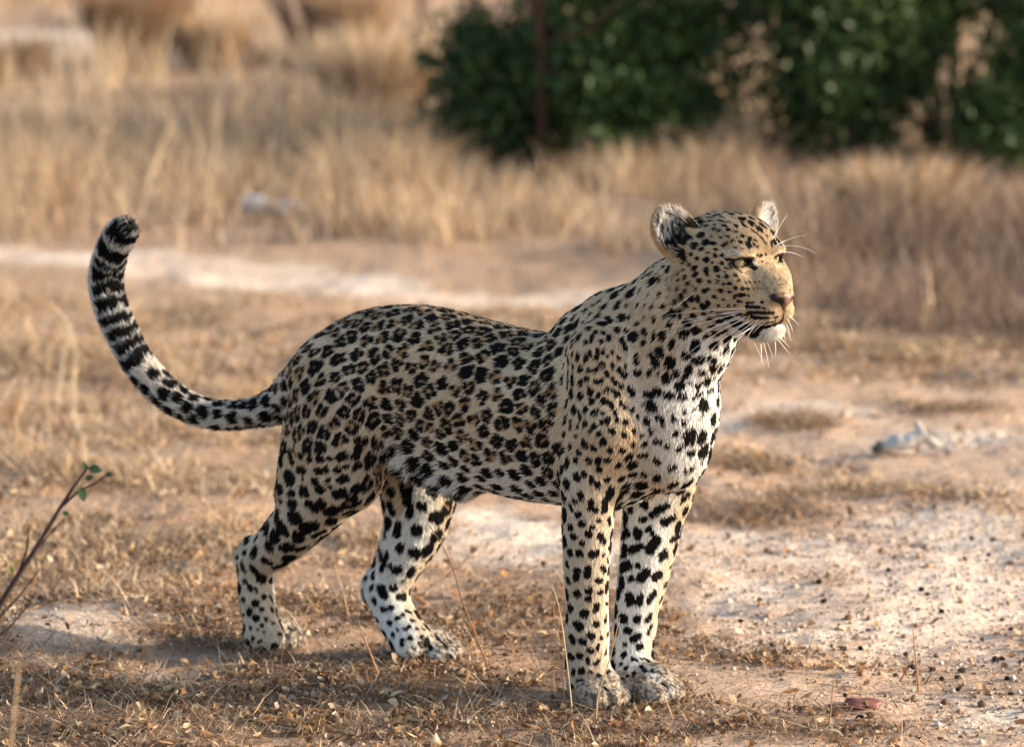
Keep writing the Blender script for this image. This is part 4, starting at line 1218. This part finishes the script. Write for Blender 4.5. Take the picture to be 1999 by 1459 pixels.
NPR = PR; PR = []
hell((.0645, 0, -.0490), (.0145, .0225, .0115), .004, 'nose')
hcap((.066, 0, -.056), (.0610, 0, -.0730), .0115, .0045, .005, 1.0, 'nose')
for sd in (-1, 1):
    hcap((.079, .0105 * sd, -.0580), (.071, .0205 * sd, -.0520), .0036, .0030, .002, 1.0, 'nose', op='-')
NOSEP = PR; PR = NPR
FH = np.array([HF, HL, U])
nh_ = 0.0011
nlo = np.array([.040, -.026, -.080])
nn = np.array([44, 48, 46])
D = build_field(NOSEP, nh_, EO + nlo @ FH, nn, FH)
NV, NQ = surface_nets(D, nh_, EO + nlo @ FH, FH)
nose_me = mesh_np('nose', NV, [NQ])
q = (NV - EO) @ FH.T
C = np.tile(np.array([.165, .078, .060]), (len(NV), 1))
C *= (.75 + .5 * fbm(NV, 260, 2))[:, None]
side = np.abs(q[:, 1])
dk = np.maximum(sstep(.004, .0085, side) * sstep(-.045, -.050, q[:, 2]), sstep(-.0425, -.0400, q[:, 2]))
dk = np.maximum(dk, sstep(.017, .020, side))
dk = np.maximum(dk, sstep(-.066, -.070, q[:, 2]))
dk = np.maximum(dk, .75 * (vnoise(NV, 420) > .72))
C = C * (1 - dk[:, None]) + np.array([.010, .008, .008]) * dk[:, None]
vcol(nose_me, 'hide', C)
nose_mat, nt, bs = mat('nose_hide', 0.42, 'hide', spec=0.35)
obj('nose', nose_me, nose_mat, leo)

WH = [(930, 875, 380, 928, 12), (925, 900, 240, 1070, 30), (915, 912, 370, 1080, 26), (918, 930, 450, 1165, 40), (925, 955, 480, 1240, 40), (975, 965, 520, 1262, 46),
      (960, 975, 600, 1262, 40), (985, 985, 650, 1290, 44), (1000, 995, 735, 1275, 40), (1010, 1010, 705, 1200, 30), (1020, 1000, 860, 1095, 16), (930, 885, 560, 905, 6),
      (1025, 960, 945, 1100, 20), (1060, 965, 915, 1118, 26), (1085, 970, 985, 1060, 14), (560, 778, 418, 890, 8), (900, 905, 430, 985, 16), (940, 940, 540, 1100, 24),
      (990, 1130, 1062, 1288, -20), (1040, 1140, 1045, 1270, 6), (1060, 1130, 1100, 1312, -10), (1085, 1125, 1130, 1250, -8), (1140, 1110, 1145, 1232, -10),
      (1150, 1095, 1252, 1222, -14), (1160, 1080, 1248, 1165, -12), (1205, 1010, 1255, 1112, -22), (1215, 985, 1250, 1092, -20), (1225, 955, 1268, 1052, -18),
      (1235, 930, 1308, 1000, -14), (1190, 1030, 1215, 1122, -12), (1118, 400, 1230, 215, 14), (1145, 440, 1366, 360, 30), (1150, 436, 1250, 390, 14),
      (1165, 450, 1430, 490, 60), (1175, 480, 1336, 514, 24), (1120, 340, 1160, 350, 4)]
wh_mat, nt, bs = mat('whisker', 0.35, color=(.86, .84, .80), spec=0.4)
def tube(P, r0, r1, n=4):
    P = np.asarray(P, float)
    T = nrows(np.gradient(P, axis=0))
    ref = np.array([0, 0, 1.0]) if abs(T[0] @ np.array([0, 0, 1.0])) < .9 else np.array([1.0, 0, 0])
    V = []
    for i, (p, t) in enumerate(zip(P, T)):
        a = nrm(np.cross(t, ref)); b = np.cross(t, a)
        r = r0 + (r1 - r0) * i / (len(P) - 1) if np.isscalar(r0) else r0[i]
        for k in range(n):
            V.append(p + r * (math.cos(2 * math.pi * k / n) * a + math.sin(2 * math.pi * k / n) * b))
    Q = [[i * n + k, i * n + (k + 1) % n, (i + 1) * n + (k + 1) % n, (i + 1) * n + k] for i in range(len(P) - 1) for k in range(n)]
    return np.array(V), np.array(Q)
for i, (x0, y0, x1, y1, bow) in enumerate(WH):
    c = lambda x, y: (1200 + x / 3.648, 360 + y / 3.648)
    a = surf(*c(x0, y0))
    if a is None or np.linalg.norm(a - EO) > .2:
        a = H(*c(x0, y0), l=.02)
    l0 = float((a - HO) @ HL)
    far = x1 > 1150
    b = H(*c(x1, y1), l=l0 + (.03 if far else -.05 if x1 < 900 else -.01))
    m = (a + b) / 2 + U * bow / 3.648 * mpp(a) * (1 if x1 < x0 or y0 < 600 else 0) + (HF * abs(bow) / 3.648 * mpp(a) if y0 > 900 and x1 > x0 else 0)
    t = np.linspace(0, 1, 11)[:, None]
    V, Q = tube((1 - t) ** 2 * a + 2 * t * (1 - t) * m + t * t * b, .00064, .00018)
    obj('whisker', mesh_np('whisker', V, [Q]), wh_mat, leo)
print('face', round(time.time() - T0, 1))
# ================================================================== things on the ground
def gpt(px, py):
    p = ground_at(px, py)
    return np.array([p[0], p[1], float(gz(np.array([p[0]]), np.array([p[1]]))[0])])
stalk_mat, nt, bs = mat('dry_stem', .7, 'straw', spec=.15)
def stalk(label, pts, r0=.0014, r1=.0006, color=STRAW, depth=None, name='dry_stalk', cat='stalk', forks=()):
    """pts: photograph pixels from the foot upwards; the foot stands on the ground, the rest at its distance"""
    b = gpt(*pts[0]) if depth is None else at_depth(pts[0][0], pts[0][1], depth)
    P = [b] + [at_depth(x, y, b[1] - .012 * i) for i, (x, y) in enumerate(pts[1:], 1)]
    P = np.array(P); t = np.linspace(0, 1, len(P)); tt = np.linspace(0, 1, 4 * len(P))
    S = np.stack([np.interp(tt, t, P[:, k]) for k in range(3)], 1)
    S[1:-1] = (S[:-2] + 2 * S[1:-1] + S[2:]) / 4
    parts = [tube2(S, np.linspace(r0, r1, len(S)), 5)]
    for fk in forks:
        parts.append(tube2(np.array([at_depth(x, y, b[1]) for x, y in fk]), np.linspace(r1 * 1.2, r1 * .6, len(fk)), 4))
    V, Q = join(parts)
    m = mesh_np(name, V, [Q]); vcol(m, 'straw', np.tile(color, (len(V), 1)) * (.8 + .4 * vnoise(V, 120))[:, None])
    return tag(obj(name, m, stalk_mat), label, cat, 'single dry stalks')
D_ = np.array([.20, .105, .055])
stalk('tall pale dry stalk leaning left, just left of the near forepaw', [(1117, 1398), (1112, 1340), (1100, 1240), (1090, 1180), (1077, 1142)])
stalk('shorter thin dry stalk left of the tall one beside the near forepaw', [(1104, 1382), (1094, 1300), (1085, 1240), (1081, 1190)], .0011)
stalk('pale dry stalk crossing in front of both forepaws, bent to the right', [(1163, 1420), (1166, 1360), (1187, 1300), (1200, 1250), (1210, 1206)])
stalk('short dry stalk bent over before the far forepaw', [(1313, 1412), (1306, 1385), (1298, 1362)])
stalk('dark thin stem with a thorny fork, in front of the far hind leg', [(955, 1312), (928, 1240), (904, 1182), (885, 1112), (862, 1062), (836, 1024)], .0015, .0007, D_, forks=[[(885, 1112), (870, 1128), (856, 1137)], [(885, 1112), (895, 1112)]])
stalk('reddish dry stalk leaning left between the hind legs and forelegs', [(742, 1330), (722, 1275), (706, 1235), (697, 1206)], .0018, .0009, RUST)
stalk('short stiff brown stalk just below the near hind paw', [(545, 1345), (549, 1300), (552, 1256)], .0016, .0009, RUST)
stalk('thin dry stalk in the gap between the two hind legs', [(683, 1215), (668, 1150), (655, 1110), (650, 1085)], .0011)
stalk('thin bent dry stalk touching the far hind thigh', [(722, 1108), (728, 1050), (733, 998), (722, 994)], .0011, .0006, D_)
stalk('upright dry stalk alone on the gravelly sand at the right', [(1793, 1357), (1790, 1310), (1785, 1260), (1781, 1221)], .0017, .0007, RUST)
stalk('short dry stalk with a bent tip beside the upright stalk at the right', [(1756, 1338), (1766, 1315), (1777, 1294)], .0014, .0009, D_)
stalk('curved dry stalk just right of the upright stalk', [(1806, 1340), (1816, 1320), (1822, 1304)], .0014, .0008, D_)
stalk('thin brown stalk left of the flat red stone', [(1618, 1432), (1622, 1385), (1627, 1332)], .0014, .0007, RUST)
stalk('long pale grass stalk bent over at its top, left of the tail', [(143, 805), (146, 740), (148, 680), (130, 625), (95, 584)], .0022, .0010, STRAWL)
stalk('pale arched grass stalk meeting the left side of the tail', [(110, 800), (125, 690), (140, 625), (172, 588)], .0018, .0009, STRAWL)
stalk('leaning pale grass stalk left of the bent one', [(80, 782), (98, 690), (109, 630)], .0018, .0009, STRAW)
stalk('dark stiff stem standing under the tail curve', [(282, 868), (283, 830), (281, 803)], .0024, .0012, BROWN)
stalk('upright straw stalk under the middle of the tail', [(302, 850), (301, 790), (299, 735)], .0018, .0008, STRAWL)
stalk('blurred pale straw lying across the lower left corner', [(-60, 1312), (50, 1298), (110, 1290), (168, 1275)], .0018, .0010, STRAW * .8, depth=5.3)
stalk('blurred pale stem standing in the lower left corner', [(18, 1480), (28, 1380), (36, 1310), (44, 1290)], .0020, .0014, STRAW * .75, depth=5.1)
stalk('blurred dark stem slanting up from the lower left corner', [(-40, 1400), (30, 1375), (90, 1330), (140, 1285)], .0018, .0010, BROWN, depth=5.2)

# leafy twig out of focus at the left
e = empty('twig', gpt(-160, 1440)); tag(e, 'dark leafy twig slanting up at the left edge, out of focus', 'twig')
DT = 5.85
tp_ = lambda x, y: at_depth(x, y, DT)
base = gpt(-160, 1440)
main = np.array([base, tp_(-60, 1290), tp_(0, 1180), tp_(35, 1125), tp_(62, 1085), tp_(95, 1030), tp_(122, 985), tp_(148, 945), tp_(172, 912)])
side = np.array([tp_(118, 992), tp_(150, 962), tp_(185, 945), tp_(214, 924)])
side2 = np.array([tp_(62, 1085), tp_(80, 1065), tp_(100, 1040), tp_(125, 1015)])
more_ = [np.array([tp_(-40, 1255), tp_(0, 1205), tp_(40, 1162), tp_(78, 1112)]), np.array([tp_(-50, 1275), tp_(15, 1230), tp_(52, 1185), tp_(70, 1155)]), np.array([tp_(35, 1125), tp_(52, 1075), tp_(56, 1030)])]
V, Q = join([tube2(m_, np.linspace(.0022, .0009, len(m_)), 5) for m_ in more_] + [tube2(main, np.linspace(.0052, .0017, len(main)), 7), tube2(side, np.linspace(.0022, .0012, 4), 5), tube2(side2, np.linspace(.0016, .0009, 4), 5)])
m = mesh_np('stem', V - base, [Q]); vcol(m, 'straw', np.tile([.040, .025, .022], (len(V), 1)))
obj('stem', m, stalk_mat, e)
def one_leaf(c, d, s, up, col, nm, m_):
    d = nrm(d); w = nrm(np.cross(d, up)); n_ = np.cross(w, d)
    t = np.linspace(0, 1, 6); wd = np.array([.02, .6, .95, .9, .55, .02]) * .34
    L_ = [c + s * (d * a + w * b + n_ * (.15 * b - .25 * a * a)) for a, b in zip(t, wd)]
    C_ = [c + s * (d * a - n_ * .25 * a * a) for a in t]
    R_ = [c + s * (d * a - w * b + n_ * (.15 * b - .25 * a * a)) for a, b in zip(t, wd)]
    V = np.array(L_ + C_ + R_)
    Q = [[i, i + 1, 7 + i, 6 + i] for i in range(5)] + [[6 + i, 7 + i, 13 + i, 12 + i] for i in range(5)]
    m = mesh_np(nm, V, [np.array(Q)]); vcol(m, 'leaf', np.tile(col, (len(V), 1)))
    return m
for (x, y, dx, dz, s) in ((172, 914, .9, -.1, .020), (168, 918, -.2, .9, .013), (157, 952, .3, -.9, .020), (166, 936, .8, .3, .013), (205, 928, .9, .2, .012), (122, 1000, .9, -.4, .012), (20, 1105, .3, -.9, .014), (12, 1145, .6, -.7, .011)):
    c = tp_(x, y)
    obj('leaf', one_leaf(c - base, (dx, -.35, dz), s, (.2, -.9, .3), (.040, .072, .032) if y < 1050 else (.24, .22, .06), 'leaf', 0), leaf_mat, e)

# bleached driftwood at the right
e0 = gpt(1775, 888)
px3 = lambda x, y, dz=0: at_depth(x, y - 7, e0[1] - .02 + dz)
def dense(p, r, k=16):
    p = np.array(p); t = np.linspace(0, 1, len(p)); u = np.linspace(0, 1, k)
    return np.stack([np.interp(u, t, p[:, i]) for i in range(3)], 1), np.interp(u, t, r)
def wood(parts, name):
    V, Q = join([tube2(*dense(p, r), 12) for p, r in parts])
    V = V + (np.stack([vnoise(V, 90), vnoise(V + 3, 90), vnoise(V + 7, 90)], 1) - .5) * .016
    return V, Q
V, Q = wood([([px3(1704, 889), px3(1722, 880), px3(1745, 875), px3(1775, 870), px3(1798, 862)], [.008, .015, .017, .018, .017]),
             ([px3(1798, 868), px3(1796, 850), px3(1793, 838), px3(1791, 828)], [.016, .012, .007, .004]),
             ([px3(1795, 862), px3(1815, 868), px3(1838, 880), px3(1856, 892)], [.015, .013, .010, .004]),
             ([px3(1722, 884), px3(1728, 872), px3(1731, 866)], [.008, .007, .004])], 'w')
m = mesh_np('driftwood', V, [Q])
pxv, _ = proj(V)
c = np.array([.56, .53, .49]) + (np.array([.10, .085, .075]) - np.array([.56, .53, .49])) * np.clip(sstep(1732, 1712, pxv) + .8 * sstep(1825, 1850, pxv) + .5 * (vnoise(V, 60) - .5), 0, 1)[:, None]
c = c * (.55 + .75 * vnoise(V * [.35, 1, 1.6], 170))[:, None]
vcol(m, 'straw', c)
tag(obj('driftwood', m, stalk_mat), 'bleached forked piece of dead wood with dark ends on the sand', 'dead wood')

# flat red stone, pale stones
def stone(name, label, px, py, wpx, hgt, depth_, col, seed, group=None):
    r_ = np.random.default_rng(seed)
    c = gpt(px, py); s = wpx * mpp(c) / 2
    V, Q = sphere_mesh(name, np.zeros(3), 1.0, 18, 10)
    V = V * (1 + .9 * (vnoise(V + seed, 1.7) - .5) + .45 * (vnoise(V + seed, 4) - .5))[:, None]
    V[:, 2] = np.clip(V[:, 2], -.8, .75)
    V = V * [s, depth_, hgt] + c + [0, 0, hgt * .35]
    m = mesh_np(name, V, [Q], smooth=False)
    vcol(m, 'straw', np.array(col) * (.7 + .6 * fbm(V, 130, 2))[:, None])
    return tag(obj(name, m, gravel_mat), label, 'stone', group)
stone('stone', 'flat dark red stone lying on the sand, lower right', 1681, 1394, 80, .010, .020, (.165, .070, .062), 3)
stone('stone', 'larger pale stone half hidden in the dry grass behind the tail', 500, 420, 62, .045, .05, (.62, .62, .64), 5)
stone('stone', 'pale stone just right of the larger one in the dry grass', 570, 424, 56, .040, .05, (.60, .61, .64), 6)
stone('stone', 'small pale stone farthest left in the dry grass behind the tail', 402, 412, 40, .03, .04, (.55, .53, .52), 8)

# dung pellets on the sand
pell = []
for sd in range(4):
    V, Q = sphere_mesh('p', np.zeros(3), 1.0, 10, 7)
    V = V * (1 + .5 * (vnoise(V + 11 * sd, 1.5) - .5))[:, None] * [.0062, .0048, .0044]
    m = mesh_np('dung_pellet', V, [Q]); vcol(m, 'straw', np.tile([.030, .024, .021] if sd < 3 else [.16, .10, .065], (len(V), 1)))
    m.materials.append(gravel_mat); pell.append(m)
PEL = "335,700;525,838;290,880;545,898;215,965;930,862;955,872;860,1022;1172,1030;622,1075;868,1080;1225,1107;1250,1105;1090,1158;828,1195;1010,1205;1072,1202;1270,1212;1075,1255;1285,1283;628,1283;688,1363;650,1140;895,1130;975,1143;1285,995;960,772;1197,708;800,793;1100,728;1215,648;640,975;690,1065;990,1085;1022,1303;1170,1315;1130,640;720,1010;1010,930;400,1100"
for i, t in enumerate(PEL.split(';')):
    x, y = [float(v) for v in t.split(',')]
    o = bpy.data.objects.new('dung_pellet', pell[3 if i in (7, 30, 31, 33, 34, 35) else i % 3]); COL.objects.link(o)
    c = gpt(1340 + x / 2.0288, 740 + y / 2.0288)
    o.location = c + [0, 0, .003]; s = rng.uniform(.75, 1.35); o.scale = (s, s, s)
    o.rotation_euler = (rng.uniform(-.3, .3), rng.uniform(-.3, .3), rng.uniform(0, 6.28))
    ex, ey = 1340 + x / 2.0288, 740 + y / 2.0288
    where = ('close to the flat red stone' if math.hypot(ex - 1681, ey - 1390) < 75 else 'around the upright stalk' if math.hypot(ex - 1785, ey - 1310) < 95
             else 'far back on the pale sand' if ey < 1130 else 'right of the upright stalk' if ex > 1850 else 'well right of the forepaws, before the dead wood' if ey < 1210 else 'beside the far forepaw' if ex < 1480 else 'midway between forepaws and upright stalk' if ex < 1640 else 'just left of the upright stalk')
    tag(o, ('larger ' if s > 1.05 else 'small ') + ('light brown' if o.data is pell[3] else 'dark') + ' dung pellet ' + where, 'dung pellet', 'dung pellets on the sand')

# single fallen leaves, curled and brown
leafm = []
LEAFC = ['tan', 'straw coloured', 'dark rusty', 'pale', 'dark brown', 'reddish brown', 'whitish', 'rusty brown', 'light brown']
for sd in range(9):
    r_ = np.random.default_rng(40 + sd)
    m_n, k_n = 7, 5
    V = []
    cu, tw = r_.uniform(.3, 1.3), r_.uniform(-.7, .7)
    for i in range(m_n):
        t = i / (m_n - 1) * 2 - 1
        wd = (1 - t * t) ** .6 * r_.uniform(.42, .62) + .01
        for j in range(k_n):
            s_ = (j / (k_n - 1) * 2 - 1)
            ang = s_ * cu
            V.append((t + .06 * r_.normal(), wd * math.sin(ang) / max(cu, .3) + .05 * r_.normal(), wd * (1 - math.cos(ang)) * .9 + .35 * t * t * tw + .1 * s_ * t))
    V = np.array(V) * .012; V[:, 2] -= V[:, 2].min()
    Q = [[i * k_n + j, i * k_n + j + 1, (i + 1) * k_n + j + 1, (i + 1) * k_n + j] for i in range(m_n - 1) for j in range(k_n - 1)]
    m = mesh_np('fallen_leaf', V, [np.array(Q)])
    c = np.array([[.42, .25, .125], [.50, .34, .19], [.27, .13, .065], [.58, .44, .28], [.20, .105, .06], [.38, .21, .10], [.62, .52, .38], [.33, .17, .085], [.46, .29, .15]][sd])
    vcol(m, 'straw', c * (.8 + .4 * vnoise(V, 300))[:, None]); m.materials.append(grass_mat); leafm.append(m)
x, y = scatter(270, -1.1, 1.0, 6.0, 8.0, lambda x, y, px, py: d_near(x, y, px, py) * (px > -20) * (px < 2000) * (py < 1475))
zz_ = gz(x, y)
for i in range(len(x)):
    if min(math.hypot(x[i] - a, y[i] - b) for a, b in PAWS) < .075:
        continue
    o = bpy.data.objects.new('fallen_leaf', leafm[int(rng.integers(0, 9))]); COL.objects.link(o)
    o.location = (x[i], y[i], zz_[i] + .004)
    s = rng.uniform(.7, 1.5); o.scale = (s, s, s)
    o.rotation_euler = (rng.normal(0, .45) + (math.pi if rng.random() < .4 else 0), rng.normal(0, .35), rng.uniform(0, 6.28))
    if abs(o.rotation_euler[0]) > 1.6: o.location.z += .008
    fx, fy = [float(v[0]) for v in proj(np.array([[x[i], y[i], 0]]))]
    where = ('right of the forepaws' if fx > 1350 else 'in front of the forepaws' if fx > 1060 and fy > 1370 else 'between far hind paw and forelegs' if fx > 910 else
             'between the two hind paws' if fx > 600 and fy < 1290 else 'in the litter below the hind paws' if fx > 480 else 'at the lower left corner' if fx < 240 and fy > 1340 else 'left of the near hind leg')
    tag(o, ('large ' if s > 1.28 else 'small ' if s < .92 else '') + LEAFC[leafm.index(o.data)] + (' leaf lying face down ' if abs(o.rotation_euler[0]) > 1.6 else ' curled dead leaf ') + where, 'leaf', 'fallen leaves in the litter')

# tussocks, leafless shrubs and thin trunks far behind
def tussock(label, px, py, wpx, hpx, n, cols, lean=.45):
    c = gpt(px, py); s = mpp(c); r_ = wpx * s / 2
    a, q = rng.uniform(0, 6.28, n), np.sqrt(rng.random(n)) * r_ * .6
    x, y = c[0] + q * np.cos(a), c[1] + q * np.sin(a)
    m = blades('grass_tussock', x, y, hpx * s * rng.uniform(.5, 1.15, n), rng.uniform(.006, .011, n), rng.uniform(.1, lean, n), palette(n, cols), 3, az=a + rng.normal(0, .5, n))
    return tag(obj('grass_tussock', m, grass_mat), label, 'grass tussock', 'grass tussocks in the background')
tussock('large rusty brown grass tussock at the top left', 265, 140, 170, 190, 2200, [1.5, .8, 6, 2.5, .5])
tussock('pale straw tussock right of the rusty one, below the frame top', 410, 142, 150, 120, 1500, [5, 4, 2, 1, 1])
tussock('tall pale grass tussock left of the small dark green bush', 745, 250, 210, 210, 2600, [4, 6, 1.5, .6, 1], .6)
tussock('brown tussock at the far left edge above the pale strip', 30, 165, 150, 95, 1400, [1, .5, 2.5, 5, 2])
tussock('small rust tussock at the top between the saplings', 690, 120, 110, 170, 1200, [2, 2, 5, 1.5, .6])
tussock('pale plume of grass rising before the bushes, right of the head', 1445, 350, 60, 130, 420, [5, 5, 1, .5, .5], .25)
tussock('broad leaning tussock in the thick grass at the right', 1760, 470, 240, 170, 2000, [5, 3.5, 2.5, 1.5, 1], .8)
def shrub(label, px, py, hpx, spread, n, r0, col, seed):
    global rng
    keep = rng; rng = np.random.default_rng(seed)
    c = gpt(px, py); s = mpp(c); parts = []
    for i in range(n):
        d = np.array([rng.normal(0, spread), rng.normal(0, spread), 1.0]); h_ = hpx * s * rng.uniform(.6, 1.1)
        t = c + d * h_
        parts.append(limb(c + rng.normal(0, .01, 3) * [1, 1, 0], t, r0, r0 * .3, .12))
        for j in range(3):
            a = c + d * h_ * rng.uniform(.35, .8)
            parts.append(limb(a, a + np.array([rng.normal(0, spread), rng.normal(0, spread), .6]) * h_ * .4, r0 * .45, r0 * .15, .12, 5))
    V, Q = join(parts)
    m = mesh_np('dry_shrub', V, [Q]); vcol(m, 'straw', np.tile(col, (len(V), 1)))
    rng = keep
    return tag(obj('dry_shrub', m, stalk_mat), label, 'shrub', 'leafless shrubs in the background')
shrub('grey brown leafless shrub at the top, left of the saplings', 600, 118, 190, .35, 22, .010, (.115, .070, .055), 1)
shrub('dark leafless shrub at the top left corner above the pale strip', 20, 150, 90, .6, 16, .009, (.085, .055, .045), 2)
shrub('low dark shrub between the rusty tussock and the grey brown shrub', 500, 140, 70, .6, 14, .007, (.13, .085, .06), 3)
def sapling(label, pts, r0, col):
    b = gpt(*pts[0]); P = np.array([b] + [at_depth(x, y, b[1]) for x, y in pts[1:]])
    t = np.linspace(0, 1, len(P)); tt = np.linspace(0, 1, 14)
    S = np.stack([np.interp(tt, t, P[:, k]) for k in range(3)], 1)
    e = empty('sapling', b); tag(e, label, 'sapling', 'thin saplings in the background')
    V, Q = tube2(S, np.linspace(r0, r0 * .6, 14), 8)
    m = mesh_np('trunk', V - b, [Q]); vcol(m, 'straw', np.tile(col, (len(V), 1)) * (.7 + .6 * vnoise(V, 25))[:, None]); obj('trunk', m, stalk_mat, e)
    parts = []
    for k in range(9):
        i = 6 + int(rng.integers(0, 8)); d = np.array([rng.normal(0, .25), rng.normal(0, .25), .35])
        parts.append(limb(S[i] - b, S[i] - b + d * rng.uniform(.4, 1.0), r0 * .4, r0 * .12, .12, 6))
    V, Q = join(parts)
    m = mesh_np('branches', V, [Q]); vcol(m, 'straw', np.tile(col, (len(V), 1))); obj('branches', m, stalk_mat, e)
sapling('reddish brown sapling trunk at the top, beside the broad green bush', [(1052, 345), (1058, 220), (1056, 120), (1050, 30), (1060, -80), (1050, -260)], .021, (.105, .050, .036))
sapling('thin leaning sapling trunk left of the reddish one', [(905, 150), (918, 80), (930, 20), (938, -60), (960, -240)], .025, (.095, .052, .040))
sapling('thin pale brown sapling trunk farthest left of the saplings', [(812, 130), (818, 70), (824, 10), (822, -70), (840, -230)], .023, (.115, .066, .050))
print('small things', round(time.time() - T0, 1))
